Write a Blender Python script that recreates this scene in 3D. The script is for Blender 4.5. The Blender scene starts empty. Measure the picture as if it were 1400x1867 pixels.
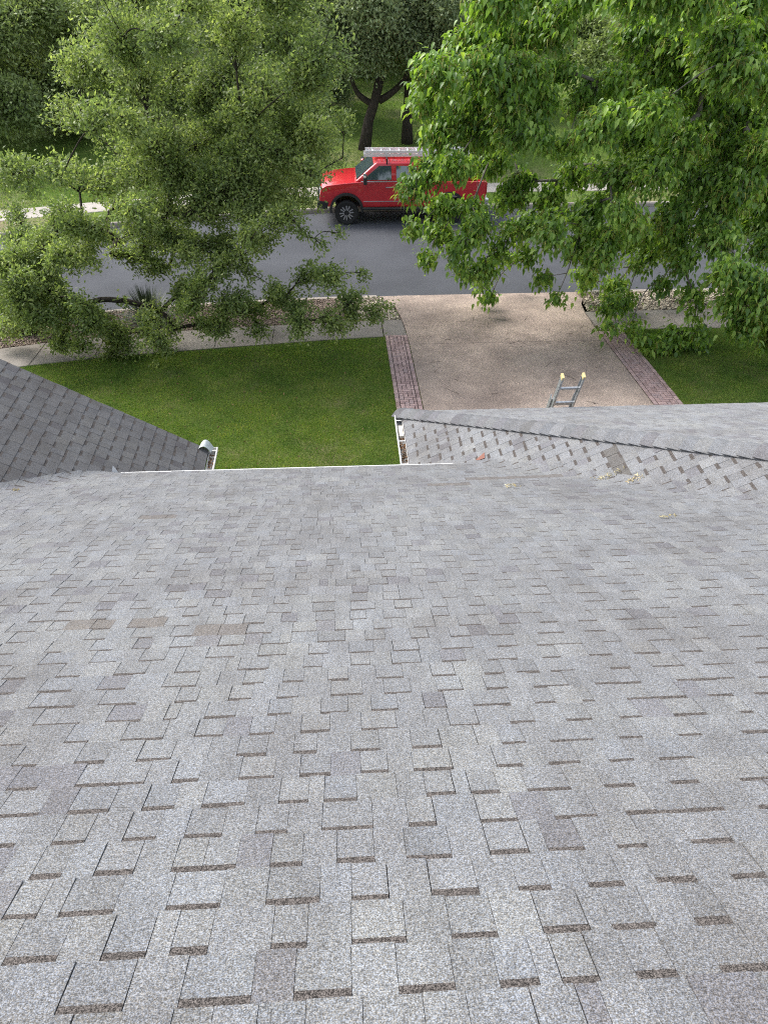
import bpy, bmesh, math, random
import numpy as np
from mathutils import Vector, Matrix

random.seed(7)
rng = np.random.default_rng(11)
sc = bpy.context.scene
COL = sc.collection
pi = math.pi

# ------------------------------------------------------------------ camera
EYE = np.array([0.0, 0.0, 9.1])
PITCH, YAW, ROLL = math.radians(38.5), math.radians(3.7), math.radians(0.55)
FW = np.array([math.sin(YAW) * math.cos(PITCH), math.cos(YAW) * math.cos(PITCH), -math.sin(PITCH)])
RT = np.array([math.cos(YAW), -math.sin(YAW), 0.0])
UP = np.cross(RT, FW)
RT, UP = RT * math.cos(ROLL) + UP * math.sin(ROLL), UP * math.cos(ROLL) - RT * math.sin(ROLL)
cam_d = bpy.data.cameras.new('camera')
cam = bpy.data.objects.new('camera', cam_d)
COL.objects.link(cam)
cam.matrix_world = Matrix(((RT[0], UP[0], -FW[0], EYE[0]), (RT[1], UP[1], -FW[1], EYE[1]),
                           (RT[2], UP[2], -FW[2], EYE[2]), (0, 0, 0, 1)))
cam_d.sensor_fit = 'VERTICAL'
cam_d.sensor_height = 24.0
cam_d.lens = 24.0 * 1400.0 / 1867.0
cam_d.clip_start, cam_d.clip_end = 0.05, 1000
sc.camera = cam

# ------------------------------------------------------------------ light
SUN_EL, SUN_AZ = math.radians(47), math.radians(-54)      # azimuth from +y (street side), negative = towards -x
sd = np.array([math.sin(SUN_AZ) * math.cos(SUN_EL), math.cos(SUN_AZ) * math.cos(SUN_EL), math.sin(SUN_EL)])
w = bpy.data.worlds.new('World')
sc.world = w
w.use_nodes = True
nt = w.node_tree
sky = nt.nodes.new('ShaderNodeTexSky')
sky.sky_type = 'NISHITA'
sky.sun_disc = False
sky.sun_elevation = SUN_EL
sky.sun_rotation = SUN_AZ
sky.air_density = 1.2
sky.dust_density = 3.0
sky.ozone_density = 0.6
bg = nt.nodes['Background']
hsv = nt.nodes.new('ShaderNodeHueSaturation')          # thin cloud: a paler, greyer sky
hsv.inputs['Saturation'].default_value = .55
nt.links.new(sky.outputs[0], hsv.inputs['Color'])
nt.links.new(hsv.outputs[0], bg.inputs[0])
bg.inputs[1].default_value = 0.15
sun_d = bpy.data.lights.new('sun', 'SUN')
sun_d.energy = 1.5
sun_d.angle = math.radians(24)
sun_d.color = (1.0, 0.98, 0.95)
sun = bpy.data.objects.new('sun', sun_d)
COL.objects.link(sun)
sun.rotation_euler = Vector(-sd).to_track_quat('-Z', 'Y').to_euler()
sc.view_settings.view_transform = 'Standard'
sc.view_settings.look = 'None'
sc.view_settings.gamma = 1
sc.view_settings.use_curve_mapping = False
sc.view_settings.exposure = 1.2
sc.cycles.max_bounces = 7
sc.cycles.use_denoising = False
sc.cycles.filter_width = 1.1
sc.cycles.sample_clamp_indirect = 4.0
sc.cycles.diffuse_bounces = 3
sc.cycles.transmission_bounces = 4

# ------------------------------------------------------------------ helpers
def nrm(a):
    a = np.asarray(a, float)
    return a / (np.linalg.norm(a, axis=-1, keepdims=True) + 1e-12)


def ray(px, py):
    d = FW * 1400.0 + RT * (px - 700.0) - UP * (py - 933.5)
    return d / np.linalg.norm(d)


def at(px, py, y):
    """Point at distance y in front of the house on the line of sight of a photo pixel (used to survey positions)."""
    d = ray(px, py)
    return EYE + d * (y / d[1])


def link(o, parent=None):
    COL.objects.link(o)
    if parent is not None:
        o.parent = parent
    return o


def props(o, label=None, cat=None, group=None, kind=None):
    if label: o['label'] = label
    if cat: o['category'] = cat
    if group: o['group'] = group
    if kind: o['kind'] = kind
    return o


def empty(name, loc=(0, 0, 0), label=None, cat=None, group=None, kind=None, parent=None, rz=0):
    o = bpy.data.objects.new(name, None)
    o.location = loc
    o.rotation_euler = (0, 0, rz)
    o.empty_display_size = 0.2
    link(o, parent)
    return props(o, label, cat, group, kind)


def np_mesh(name, verts, faces, mats, mat_idx=None, smooth=False, col=None):
    """verts (n,3), faces (m,k) int array with constant k (or list of such arrays)."""
    if not isinstance(faces, list):
        faces = [faces]
    faces = [np.asarray(f, np.int32) for f in faces if len(f)]
    me = bpy.data.meshes.new(name)
    me.vertices.add(len(verts))
    me.vertices.foreach_set('co', np.asarray(verts, np.float32).ravel())
    nl = sum(f.size for f in faces)
    npol = sum(len(f) for f in faces)
    me.loops.add(nl)
    me.polygons.add(npol)
    me.loops.foreach_set('vertex_index', np.concatenate([f.ravel() for f in faces]))
    tot = np.concatenate([np.full(len(f), f.shape[1], np.int32) for f in faces])
    me.polygons.foreach_set('loop_start', np.concatenate([[0], np.cumsum(tot)[:-1]]).astype(np.int32))
    me.polygons.foreach_set('loop_total', tot)
    for m in (mats if isinstance(mats, (list, tuple)) else [mats]):
        me.materials.append(m)
    if mat_idx is not None:
        me.polygons.foreach_set('material_index', np.asarray(mat_idx, np.int32))
    if smooth:
        me.polygons.foreach_set('use_smooth', np.ones(npol, bool))
    if col is not None:                      # per-vertex colour
        a = me.color_attributes.new('tint', 'FLOAT_COLOR', 'POINT')
        c = np.ones((len(verts), 4), np.float32)
        c[:, :3] = col
        a.data.foreach_set('color', c.ravel())
    me.update(calc_edges=True)
    return me


def obj(name, me, parent=None, **kw):
    o = bpy.data.objects.new(name, me)
    link(o, parent)
    return props(o, **kw)


class MB:
    """Collects boxes, tubes, prisms; build() links them as one mesh object."""
    def __init__(self):
        self.v, self.f, self.m, self.c = [], [], [], []

    def add(self, vs, fs, mi=0, col=None):
        o = len(self.v)
        self.v += [tuple(map(float, p)) for p in vs]
        self.f += [tuple(i + o for i in f) for f in fs]
        self.m += [mi] * len(fs)
        if col is not None:
            self.c += [tuple(col)] * len(vs)
        return self

    def box(self, c, s, R=None, mi=0):
        x, y, z = np.asarray(s, float) / 2
        vs = np.array([(-x, -y, -z), (x, -y, -z), (x, y, -z), (-x, y, -z), (-x, -y, z), (x, -y, z), (x, y, z), (-x, y, z)])
        if R is not None:
            vs = vs @ np.asarray(R, float).T
        vs = vs + np.asarray(c, float)
        return self.add(vs, [(0, 3, 2, 1), (4, 5, 6, 7), (0, 1, 5, 4), (1, 2, 6, 5), (2, 3, 7, 6), (3, 0, 4, 7)], mi)

    def bar(self, a, b, wd, ht, mi=0, upv=(0, 0, 1)):
        a, b = np.asarray(a, float), np.asarray(b, float)
        d = nrm(b - a)
        s = nrm(np.cross(d, upv))
        u = np.cross(s, d)
        vs = []
        for p in (a, b):
            for sx, sz in ((-1, -1), (1, -1), (1, 1), (-1, 1)):
                vs.append(p + s * sx * wd / 2 + u * sz * ht / 2)
        return self.add(vs, [(3, 2, 1, 0), (4, 5, 6, 7), (0, 1, 5, 4), (1, 2, 6, 5), (2, 3, 7, 6), (3, 0, 4, 7)], mi)

    def tube(self, pts, r, n=8, mi=0, cap=True):
        pts = np.asarray(pts, float)
        rs = np.broadcast_to(np.asarray(r, float), (len(pts),))
        vs, prev = [], None
        for i, p in enumerate(pts):
            d = nrm(pts[min(i + 1, len(pts) - 1)] - pts[max(i - 1, 0)])
            ref = np.array([0, 0, 1.0]) if abs(d[2]) < .9 else np.array([1.0, 0, 0])
            if prev is not None:
                ref = prev
            s = nrm(np.cross(d, ref)); u = np.cross(s, d); prev = u
            for k in range(n):
                t = 2 * pi * k / n
                vs.append(p + (s * math.cos(t) + u * math.sin(t)) * rs[i])
        fs = []
        for i in range(len(pts) - 1):
            for k in range(n):
                a, b = i * n + k, i * n + (k + 1) % n
                fs.append((a, b, b + n, a + n))
        if cap:
            fs.append(tuple(range(n))[::-1])
            fs.append(tuple(range((len(pts) - 1) * n, len(pts) * n)))
        return self.add(vs, fs, mi)

    def prism(self, poly, axis, a, b, mi=0):
        """poly: list of 2-D points; extruded along axis ('y': poly is (x,z)) from a to b."""
        def P(p, t):
            return {'x': (t, p[0], p[1]), 'y': (p[0], t, p[1]), 'z': (p[0], p[1], t)}[axis]
        n = len(poly)
        vs = [P(p, a) for p in poly] + [P(p, b) for p in poly]
        fs = [tuple(range(n))[::-1], tuple(range(n, 2 * n))] + [(i, (i + 1) % n, (i + 1) % n + n, i + n) for i in range(n)]
        return self.add(vs, fs, mi)

    def build(self, name, mats, parent=None, bevel=0, smooth=False, loc=None, **kw):
        me = bpy.data.meshes.new(name)
        me.from_pydata(self.v, [], self.f)
        for m in (mats if isinstance(mats, (list, tuple)) else [mats]):
            me.materials.append(m)
        me.polygons.foreach_set('material_index', self.m)
        if self.c:
            a = me.color_attributes.new('tint', 'FLOAT_COLOR', 'POINT')
            c = np.ones((len(self.v), 4), np.float32)
            c[:, :3] = np.array(self.c)
            a.data.foreach_set('color', c.ravel())
        bm = bmesh.new(); bm.from_mesh(me)
        bmesh.ops.recalc_face_normals(bm, faces=bm.faces)
        if bevel:
            bmesh.ops.bevel(bm, geom=[e for e in bm.edges if len(e.link_faces) == 2 and e.calc_face_angle(0) > .5],
                            offset=bevel, segments=2, affect='EDGES', profile=.6, clamp_overlap=True)
        bm.to_mesh(me); bm.free()
        if smooth:
            me.polygons.foreach_set('use_smooth', np.ones(len(me.polygons), bool))
        me.update()
        o = obj(name, me, parent, **kw)
        if loc is not None:
            o.location = loc
        return o


# ------------------------------------------------------------------ materials
def mat(name, base=(.5, .5, .5), rough=.8, metal=0.0, spec=.5, coat=0.0):
    m = bpy.data.materials.new(name)
    m.use_nodes = True
    b = m.node_tree.nodes['Principled BSDF']
    b.inputs['Base Color'].default_value = (*base, 1)
    b.inputs['Roughness'].default_value = rough
    b.inputs['Metallic'].default_value = metal
    b.inputs['Specular IOR Level'].default_value = spec
    b.inputs['Coat Weight'].default_value = coat
    b.inputs['Coat Roughness'].default_value = .05
    return m


class NT:
    def __init__(self, m):
        self.t = m.node_tree
        self.b = self.t.nodes['Principled BSDF']

    def n(self, typ, **kw):
        x = self.t.nodes.new(typ)
        for k, v in kw.items():
            if k in x.inputs: x.inputs[k].default_value = v
            else: setattr(x, k, v)
        return x

    def l(self, a, b):
        self.t.links.new(a, b)

    def pos(self):
        return self.n('ShaderNodeNewGeometry').outputs['Position']

    def noise(self, scale, detail=3, rough=.55, vec=None, stretch=None):
        x = self.n('ShaderNodeTexNoise')
        x.inputs['Scale'].default_value = scale
        x.inputs['Detail'].default_value = detail
        x.inputs['Roughness'].default_value = rough
        v = vec or self.pos()
        if stretch:
            mp = self.n('ShaderNodeMapping'); mp.inputs['Scale'].default_value = stretch
            self.l(v, mp.inputs['Vector']); v = mp.outputs['Vector']
        self.l(v, x.inputs['Vector'])
        return x.outputs['Fac']

    def vor(self, scale, out='Color', feature='F1'):
        x = self.n('ShaderNodeTexVoronoi', feature=feature)
        x.inputs['Scale'].default_value = scale
        self.l(self.pos(), x.inputs['Vector'])
        return x.outputs[out]

    def ramp(self, fac, stops, interp='LINEAR'):
        r = self.n('ShaderNodeValToRGB')
        r.color_ramp.interpolation = interp
        el = r.color_ramp.elements
        while len(el) < len(stops): el.new(.5)
        for e, (p, c) in zip(el, stops):
            e.position = p
            e.color = (*c, 1) if len(c) == 3 else c
        self.l(fac, r.inputs[0])
        return r.outputs[0]

    def mix(self, fac, a, b, mode='MIX'):
        x = self.n('ShaderNodeMix', data_type='RGBA', blend_type=mode)
        for sock, v in ((x.inputs[0], fac), (x.inputs[6], a), (x.inputs[7], b)):
            if isinstance(v, (int, float)): sock.default_value = v
            elif isinstance(v, tuple): sock.default_value = (*v, 1)
            else: self.l(v, sock)
        return x.outputs[2]

    def bump(self, h, strength=.4, dist=.01):
        x = self.n('ShaderNodeBump')
        x.inputs['Strength'].default_value = strength
        x.inputs['Distance'].default_value = dist
        self.l(h, x.inputs['Height'])
        self.l(x.outputs['Normal'], self.b.inputs['Normal'])

    def base(self, c):
        self.l(c, self.b.inputs['Base Color'])


def g(v):
    return (v, v, v)


def shingle_mat(name, dark=False):
    m = mat(name, (.3, .3, .3), .93, spec=.2)
    t = NT(m)
    tint = t.n('ShaderNodeVertexColor', layer_name='tint').outputs['Color']
    gran = t.n('ShaderNodeMath', operation='ADD')
    t.l(t.n('ShaderNodeMath', operation='MULTIPLY').outputs[0], gran.inputs[0])
    a1 = gran.inputs[0].links[0].from_node; t.l(t.noise(300, 1, .6), a1.inputs[0]); a1.inputs[1].default_value = .62
    a2 = t.n('ShaderNodeMath', operation='MULTIPLY'); t.l(t.noise(130, 2, .7), a2.inputs[0]); a2.inputs[1].default_value = .38
    t.l(a2.outputs[0], gran.inputs[1]); gran = gran.outputs[0]
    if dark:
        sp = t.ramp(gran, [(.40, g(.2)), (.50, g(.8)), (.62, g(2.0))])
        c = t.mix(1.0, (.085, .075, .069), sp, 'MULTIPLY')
    else:
        sp = t.ramp(gran, [(.36, g(.38)), (.46, g(.77)), (.53, g(1.12)), (.64, g(1.9))])
        big = t.ramp(t.noise(1.3, 4, .6), [(.32, (.88, .86, .84)), (.5, (1.0, 1.0, 1.0)), (.68, (1.12, 1.12, 1.09))])
        hue = t.ramp(t.noise(260, 1, .5), [(.4, (1.06, 1.0, .9)), (.6, (.95, 1.0, 1.08))])
        c = t.mix(1.0, tint, sp, 'MULTIPLY')
        c = t.mix(1.0, c, big, 'MULTIPLY')
        streak = t.ramp(t.noise(2.2, 5, .7, stretch=(3.2, .8, .8)), [(.34, (.90, .89, .88)), (.6, (1.05, 1.05, 1.05))])
        c = t.mix(1.0, c, streak, 'MULTIPLY')
        c = t.mix(1.0, c, hue, 'MULTIPLY')
    t.base(c)
    t.bump(gran, .5, .003)
    return m


M_SH = shingle_mat('shingle_granules')
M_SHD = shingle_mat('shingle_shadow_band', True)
M_DECK = mat('roof_felt', (.03, .03, .032), .95)
M_WHITE = mat('white_painted_metal', (.62, .62, .60), .55)
M_WALL = mat('house_wall', (.42, .36, .30), .9)
M_ALUW = mat('bright_aluminium', (.82, .83, .84), .45, .4)
M_ALU = mat('ladder_aluminium', (.62, .64, .66), .42, .6)
t = NT(M_ALU); t.base(t.ramp(t.noise(30, 3, .6), [(.3, (.30, .32, .34)), (.7, (.48, .50, .52))]))
M_GALV = mat('galvanised_sheet', (.5, .53, .53), .5, .4)
t = NT(M_GALV); t.base(t.ramp(t.noise(40, 4, .7), [(.35, (.34, .36, .36)), (.7, (.56, .6, .58))]))
M_RUST = mat('rusty_flashing', (.20, .085, .06), .8)
M_YEL = mat('yellow_plastic', (.60, .49, .24), .6)
M_CREAM = mat('cream_plastic', (.62, .56, .46), .6)
M_RUBBER = mat('tyre_rubber', (.018, .018, .019), .85)
M_BLACK = mat('black_plastic', (.02, .021, .023), .5)
M_CHROME = mat('chrome', (.8, .8, .8), .12, 1.0)
M_RED = mat('red_car_paint', (.52, .012, .022), .32, 0, .5, .9)
M_GLASS = mat('tinted_car_glass', (.05, .075, .085), .04, 0, 1.0, 1.0)
M_RIMS = mat('machined_wheel_face', (.55, .56, .58), .3, .9)
M_LAMP = mat('headlamp_lens', (.6, .62, .64), .1, 0, .8)

M_ASPH = mat('asphalt', (.05, .05, .055), .9, spec=.3)
t = NT(M_ASPH)
c = t.ramp(t.noise(.55, 4, .6), [(.3, (.052, .055, .063)), (.7, (.074, .078, .088))])
c = t.mix(1.0, c, t.ramp(t.noise(140, 2, .7), [(.35, g(.62)), (.65, g(1.45))]), 'MULTIPLY')
fleck = t.ramp(t.noise(60, 2, .5), [(.74, g(0)), (.78, g(1))])
c = t.mix(fleck, c, (.24, .22, .17))
t.base(c); t.bump(t.noise(140, 2, .7), .4, .006)

def concrete(name, a, b, speck=.25, scale=90):
    m = mat(name, a, .92, spec=.25)
    t = NT(m)
    c = t.ramp(t.noise(1.1, 5, .65), [(.32, a), (.68, b)])
    c = t.mix(1.0, c, t.ramp(t.noise(scale, 2, .6), [(.32, g(1 - speck)), (.68, g(1 + speck))]), 'MULTIPLY')
    c = t.mix(t.ramp(t.noise(3.3, 5, .7), [(.58, g(0)), (.78, g(.45))]), c, tuple(x * .5 for x in a))
    t.base(c); t.bump(t.noise(scale, 3, .6), .35, .006)
    return m

M_CONC = concrete('sidewalk_concrete', (.18, .158, .138), (.27, .245, .218))
M_CONCF = concrete('pale_concrete', (.34, .31, .27), (.46, .42, .37))
M_KERB = concrete('kerb_concrete', (.27, .235, .205), (.39, .35, .31))
M_AGG = concrete('exposed_aggregate', (.285, .235, .207), (.40, .335, .297), .2)
t = NT(M_AGG)
sp = t.ramp(t.noise(62, 2, .75), [(.30, (.5, .47, .45)), (.46, (.9, .88, .86)), (.58, (1.18, 1.13, 1.07)), (.72, (1.75, 1.65, 1.5))])
old = t.b.inputs['Base Color'].links[0].from_socket
stain = t.ramp(t.noise(.55, 4, .6), [(.34, (.84, .83, .83)), (.62, (1.08, 1.07, 1.04))])
t.base(t.mix(1.0, t.mix(1.0, old, sp, 'MULTIPLY'), stain, 'MULTIPLY'))
t.bump(t.noise(62, 2, .75), .7, .012)

M_BRICK = mat('paver_brick', (.26, .15, .14), .92, spec=.2)
t = NT(M_BRICK)
oi = t.n('ShaderNodeObjectInfo').outputs['Random']
c = t.ramp(oi, [(0, (.27, .19, .178)), (.35, (.35, .25, .235)), (.7, (.40, .29, .272)), (1, (.31, .235, .228))])
c = t.mix(1.0, c, t.ramp(t.noise(120, 3, .7), [(.3, g(.7)), (.7, g(1.3))]), 'MULTIPLY')
t.base(c); t.bump(t.noise(120, 3, .7), .4, .004)
M_JOINT = mat('paver_joint', (.06, .045, .042), .95)

M_SOIL = mat('lawn_soil', (.05, .06, .02), .95, spec=.1)
t = NT(M_SOIL)
c = t.ramp(t.noise(.8, 5, .65), [(.3, (.05, .085, .018)), (.55, (.085, .120, .025)), (.78, (.17, .155, .075))])
c = t.mix(1.0, c, t.ramp(t.noise(45, 3, .7), [(.3, g(.45)), (.7, g(1.5))]), 'MULTIPLY')
t.base(c); t.bump(t.noise(45, 3, .7), .8, .03)
M_BED = mat('bed_soil', (.16, .125, .10), .95, spec=.1)
t = NT(M_BED)
t.base(t.ramp(t.noise(30, 4, .7), [(.3, (.07, .055, .042)), (.7, (.24, .195, .155))])); t.bump(t.noise(30, 4, .7), .8, .03)
M_FARLAWN = mat('park_lawn', (.06, .1, .02), .95, spec=.1)
t = NT(M_FARLAWN)
c = t.ramp(t.noise(.13, 5, .6), [(.34, (.075, .135, .022)), (.52, (.125, .185, .04)), (.66, (.24, .21, .12)), (.8, (.31, .25, .17))])
c = t.mix(1.0, c, t.ramp(t.noise(9, 4, .75), [(.3, g(.5)), (.7, g(1.4))]), 'MULTIPLY')
t.base(c); t.bump(t.noise(9, 4, .75), .8, .08)


def leaf_mat(name, cols, trans, rough=.55, trans_w=.35, noise_scale=.7, spec=.35, lo=(.72, .78, .72), hi=(1.3, 1.24, 1.15)):
    m = mat(name, cols[0], rough, spec=spec)
    t = NT(m)
    ri = t.n('ShaderNodeNewGeometry').outputs['Random Per Island']
    n = len(cols)
    c = t.ramp(ri, [(i / max(n - 1, 1), k) for i, k in enumerate(cols)])
    v = t.ramp(t.noise(noise_scale, 4, .65), [(.32, lo), (.68, hi)])
    c = t.mix(1.0, c, v, 'MULTIPLY')
    t.base(c)
    tr = t.n('ShaderNodeBsdfTranslucent')
    t.l(t.mix(1.0, c, trans, 'MULTIPLY'), tr.inputs['Color'])
    mx = t.n('ShaderNodeMixShader')
    mx.inputs[0].default_value = trans_w
    t.l(t.b.outputs[0], mx.inputs[1]); t.l(tr.outputs[0], mx.inputs[2])
    t.l(mx.outputs[0], t.t.nodes['Material Output'].inputs['Surface'])
    return m


M_OAK = leaf_mat('live_oak_leaf', [(.13, .178, .072), (.18, .238, .09), (.235, .295, .115), (.35, .40, .165)], (1.5, 1.6, .9), .45, .46)
M_OAKD = leaf_mat('dark_oak_leaf', [(.16, .215, .085), (.23, .29, .115), (.31, .37, .16)], (1.3, 1.4, .8), .45, .38, .45)
M_OAKG = leaf_mat('grey_oak_leaf', [(.17, .22, .115), (.245, .295, .16), (.33, .38, .23)], (1.2, 1.3, .9), .45, .36, .5)
M_BROAD = leaf_mat('broad_green_leaf', [(.085, .165, .038), (.135, .24, .052), (.20, .325, .07), (.32, .44, .11)], (1.8, 1.8, .7), .4, .42, .8, .45)
M_CATK = leaf_mat('yellow_green_catkin', [(.22, .24, .05), (.30, .29, .07)], (1.2, 1.2, .8), .7, .2)
M_GRASS = leaf_mat('lawn_grass_blade', [(.085, .18, .024), (.125, .25, .034), (.175, .285, .046), (.29, .30, .10)], (1.4, 1.5, .7), .6, .3, 1.3, lo=(.62, .72, .7), hi=(1.5, 1.22, 1.25))
M_SPIKE = leaf_mat('sotol_blade', [(.030, .050, .026), (.055, .078, .042), (.09, .11, .06)], (1, 1, 1), .5, .1, 2)
M_SHRUB = leaf_mat('shrub_leaf', [(.04, .075, .02), (.07, .11, .03), (.12, .075, .05)], (1.3, 1.3, .8), .5, .25, 1)
M_LITTER = leaf_mat('brown_leaf_litter', [(.085, .045, .022), (.14, .075, .035), (.22, .13, .07), (.05, .03, .018)], (1, 1, 1), .8, .05, 4)
M_STRAW = leaf_mat('pale_dry_catkin', [(.42, .36, .22), (.55, .48, .31), (.34, .27, .15)], (1, 1, 1), .8, .1, 4)

M_BARK = mat('dark_bark', (.06, .048, .04), .95, spec=.15)
t = NT(M_BARK)
c = t.ramp(t.noise(7, 5, .75, stretch=(3, 3, .6)), [(.3, (.022, .018, .015)), (.55, (.06, .05, .042)), (.78, (.13, .112, .095))])
t.base(c); t.bump(t.noise(9, 5, .75, stretch=(3, 3, .6)), 1.0, .05)
M_BARKG = mat('grey_bark', (.16, .145, .125), .9, spec=.2)
t = NT(M_BARKG)
c = t.ramp(t.noise(6, 5, .7), [(.3, (.09, .08, .072)), (.6, (.2, .18, .16)), (.8, (.34, .31, .28))])
t.base(c); t.bump(t.noise(12, 4, .7), .7, .02)
M_ROCK = mat('river_rock', (.4, .36, .3), .85, spec=.3)
t = NT(M_ROCK)
ri = t.n('ShaderNodeNewGeometry').outputs['Random Per Island']
tint = t.n('ShaderNodeVertexColor', layer_name='tint').outputs['Color']
c = t.mix(1.0, tint, t.ramp(ri, [(0, (.5, .45, .42)), (.4, (.9, .85, .8)), (.75, (1.15, 1.12, 1.05)), (1, (1.5, 1.48, 1.42))]), 'MULTIPLY')
t.base(c)

# ------------------------------------------------------------------ ground, road, pavements
def curve(xs, ys):
    xs, ys = np.array(xs, float), np.array(ys, float)
    dx = np.linspace(xs[0], xs[-1], 1200)
    raw = np.interp(dx, xs, ys)
    k = np.hanning(91); k /= k.sum()
    sm = np.convolve(np.pad(raw, 45, mode='reflect', reflect_type='odd'), k, 'valid')
    return lambda x: np.interp(x, dx, sm)


K1 = curve([-60, -25, -14, -7.84, -4.93, 1.2, 11, 60], [-6, 11.2, 17.4, 20.3, 21.0, 21.5, 21.6, 20.5])     # near edge of the road
K2 = curve([-60, -25, -14, -8, -1.07, 9.16, 60], [8, 21.5, 26.3, 28.0, 29.42, 29.73, 29.2])                # far edge of the road
S0 = curve([-60, -25, -14, -7.5, -3.9, 1.14, 7.8, 60], [-9, 7.9, 14.2, 17.07, 17.6, 18.36, 18.48, 17.5])   # house-side edge of the sidewalk
S1 = curve([-60, -25, -14, -8.4, -4.56, 1.2, 7.05, 60], [-7.8, 9.2, 15.5, 18.14, 18.93, 19.40, 19.84, 19.0])


def G(x, y):
    return .12 + .063 * (21.3 - np.asarray(y, float)) + 0 * np.asarray(x, float)


def F(x, y):
    return .14 + .012 * (np.asarray(y, float) - 29.5) + 0 * np.asarray(x, float)


def strip(name, xs, ya, yb, zf, m, ny=1, parent=None, **kw):
    """sheet between two curves y=ya(x) and y=yb(x)"""
    xs = np.asarray(xs, float)
    ts = np.linspace(0, 1, ny + 1)
    X = np.repeat(xs[:, None], ny + 1, 1)
    Y = ya(xs)[:, None] * (1 - ts) + yb(xs)[:, None] * ts
    Z = zf(X, Y)
    V = np.stack([X, Y, Z], -1).reshape(-1, 3)
    i = np.arange(len(xs) - 1)[:, None] * (ny + 1) + np.arange(ny)[None, :]
    i = i.ravel()
    Fc = np.stack([i, i + ny + 1, i + ny + 2, i + 1], 1)
    return obj(name, np_mesh(name, V, Fc, m), parent, **kw)


def slab(name, poly, zf, th, m, parent=None, inset=.012, **kw):
    """slab with small chamfer following the ground; poly counter-clockwise (x,y)."""
    poly = np.array(poly, float)
    c = poly.mean(0)
    d = poly - c
    L = np.linalg.norm(d, axis=1, keepdims=True)
    p1 = c + d * (1 - inset / L)
    n = len(poly)
    v = [(x, y, float(zf(x, y)) - .08) for x, y in poly]
    v += [(x, y, float(zf(x, y)) + th - .008) for x, y in poly]
    v += [(x, y, float(zf(x, y)) + th) for x, y in p1]
    f = []
    for r in (0, n):
        f += [(i + r, (i + 1) % n + r, (i + 1) % n + n + r, i + n + r) for i in range(n)]
    f.append(tuple(range(2 * n, 3 * n)))
    b = MB(); b.add(v, f)
    return b.build(name, m, parent, **kw)


XS = np.concatenate([np.linspace(-60, -14, 40), np.linspace(-13.5, 14, 120), np.linspace(15, 60, 30)])
props(obj('ground', np_mesh('ground', np.array([(-400, -300, -.12), (400, -300, -.12), (400, 500, -.12), (-400, 500, -.12)]),
                            np.array([[0, 1, 2, 3]]), M_FARLAWN)), kind='structure')
strip('lawn', XS, lambda x: S0(x) - 22, lambda x: S0(x) + .3, lambda x, y: G(x, y) - .006, M_SOIL, 12, kind='structure')
for xa, xb in ((-60, 1.25), (7.0, 60)):
    q = np.concatenate([[xa], XS[(XS > xa) & (XS < xb)], [xb]])
    strip('verge_bed', q, lambda x: S1(x) - .3, lambda x: K1(x) - .15, lambda x, y: G(x, y) - .006, M_BED, 2, kind='structure')
strip('road', XS, lambda x: K1(x) - .02, lambda x: K2(x) + .02,
      lambda x, y: .05 * np.sin(np.clip((y - K1(x)) / (K2(x) - K1(x)), 0, 1) * pi), M_ASPH, 10, kind='structure')
strip('park', XS, lambda x: K2(x) + .16, lambda x: K2(x) + 110, lambda x, y: F(x, y) + .10 * np.sin(y * .21 + x * .13) * np.clip((y - 36) / 10, 0, 1),
      M_FARLAWN, 50, kind='structure')

DX0, DX1 = 1.755, 6.755            # exposed-aggregate drive between its two brick borders


def kerb(name, K, sgn, xs, top, skip=None):
    root = empty(name, (0, 0, 0), kind='structure')
    for a, b in zip(xs[:-1], xs[1:]):
        q = np.linspace(a + .006, b - .006, 5)
        pr = [(0, -.05), (0, .0), (.02, 1.0 - .04 / .15), (.05, 1.0), (.16, 1.0), (.16, -.3)]
        V, n = [], len(pr)
        for x in q:
            y0 = float(K(x))
            h = float(top(x))
            V += [(x, y0 + sgn * o, z * h if z >= 0 else z) for o, z in pr]
        fs = [(i * n + k, (i + 1) * n + k, (i + 1) * n + (k + 1) % n, i * n + (k + 1) % n) for i in range(len(q) - 1) for k in range(n)]
        fs += [tuple(range(n)), tuple(range((len(q) - 1) * n, len(q) * n))[::-1]]
        MB().add(V, fs).build('kerb_stone', M_KERB, root)
    return root


kerb('kerb', K1, -1, np.linspace(-22, 1.1, 9), lambda x: float(G(x, K1(x))) + .012)
kerb('kerb', K1, -1, np.linspace(7.35, 22, 6), lambda x: float(G(x, K1(x))) + .012)
kerb('far_kerb', K2, 1, np.linspace(-24, 27, 18), lambda x: .155)

side = empty('sidewalk', (0, 0, 0), kind='structure')
for a, b in list(zip(np.arange(-17.33, 1, 1.42), np.arange(-15.91, 1.2, 1.42))) + list(zip(np.arange(7.62, 17, 1.42), np.arange(9.04, 18.5, 1.42))):
    a, b = a + .006, b - .006
    slab('slab', [(a, S0(a)), (b, S0(b)), (b, S1(b)), (a, S1(a))], G, .012, M_CONC, side)
slab('slab', [(6.86, S0(6.9)), (7.60, S0(7.6)), (7.60, S1(7.6)), (6.80, S1(6.8))], G, .012, M_CONC, side)
slab('slab', [(1.15, S0(1.2)), (1.735, S0(1.7)), (1.68, S1(1.7)), (1.15, S1(1.2))], G, .012, M_CONC, side)
fars = empty('far_sidewalk', (0, 0, 0), kind='structure')
for a, b in zip(np.arange(-24, 26, 1.6), np.arange(-22.4, 27.6, 1.6)):
    a, b = a + .006, b - .006
    slab('slab', [(a, K2(a) + 1.55), (b, K2(b) + 1.55), (b, K2(b) + 2.75), (a, K2(a) + 2.75)], F, .015, M_CONCF, fars)

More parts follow.
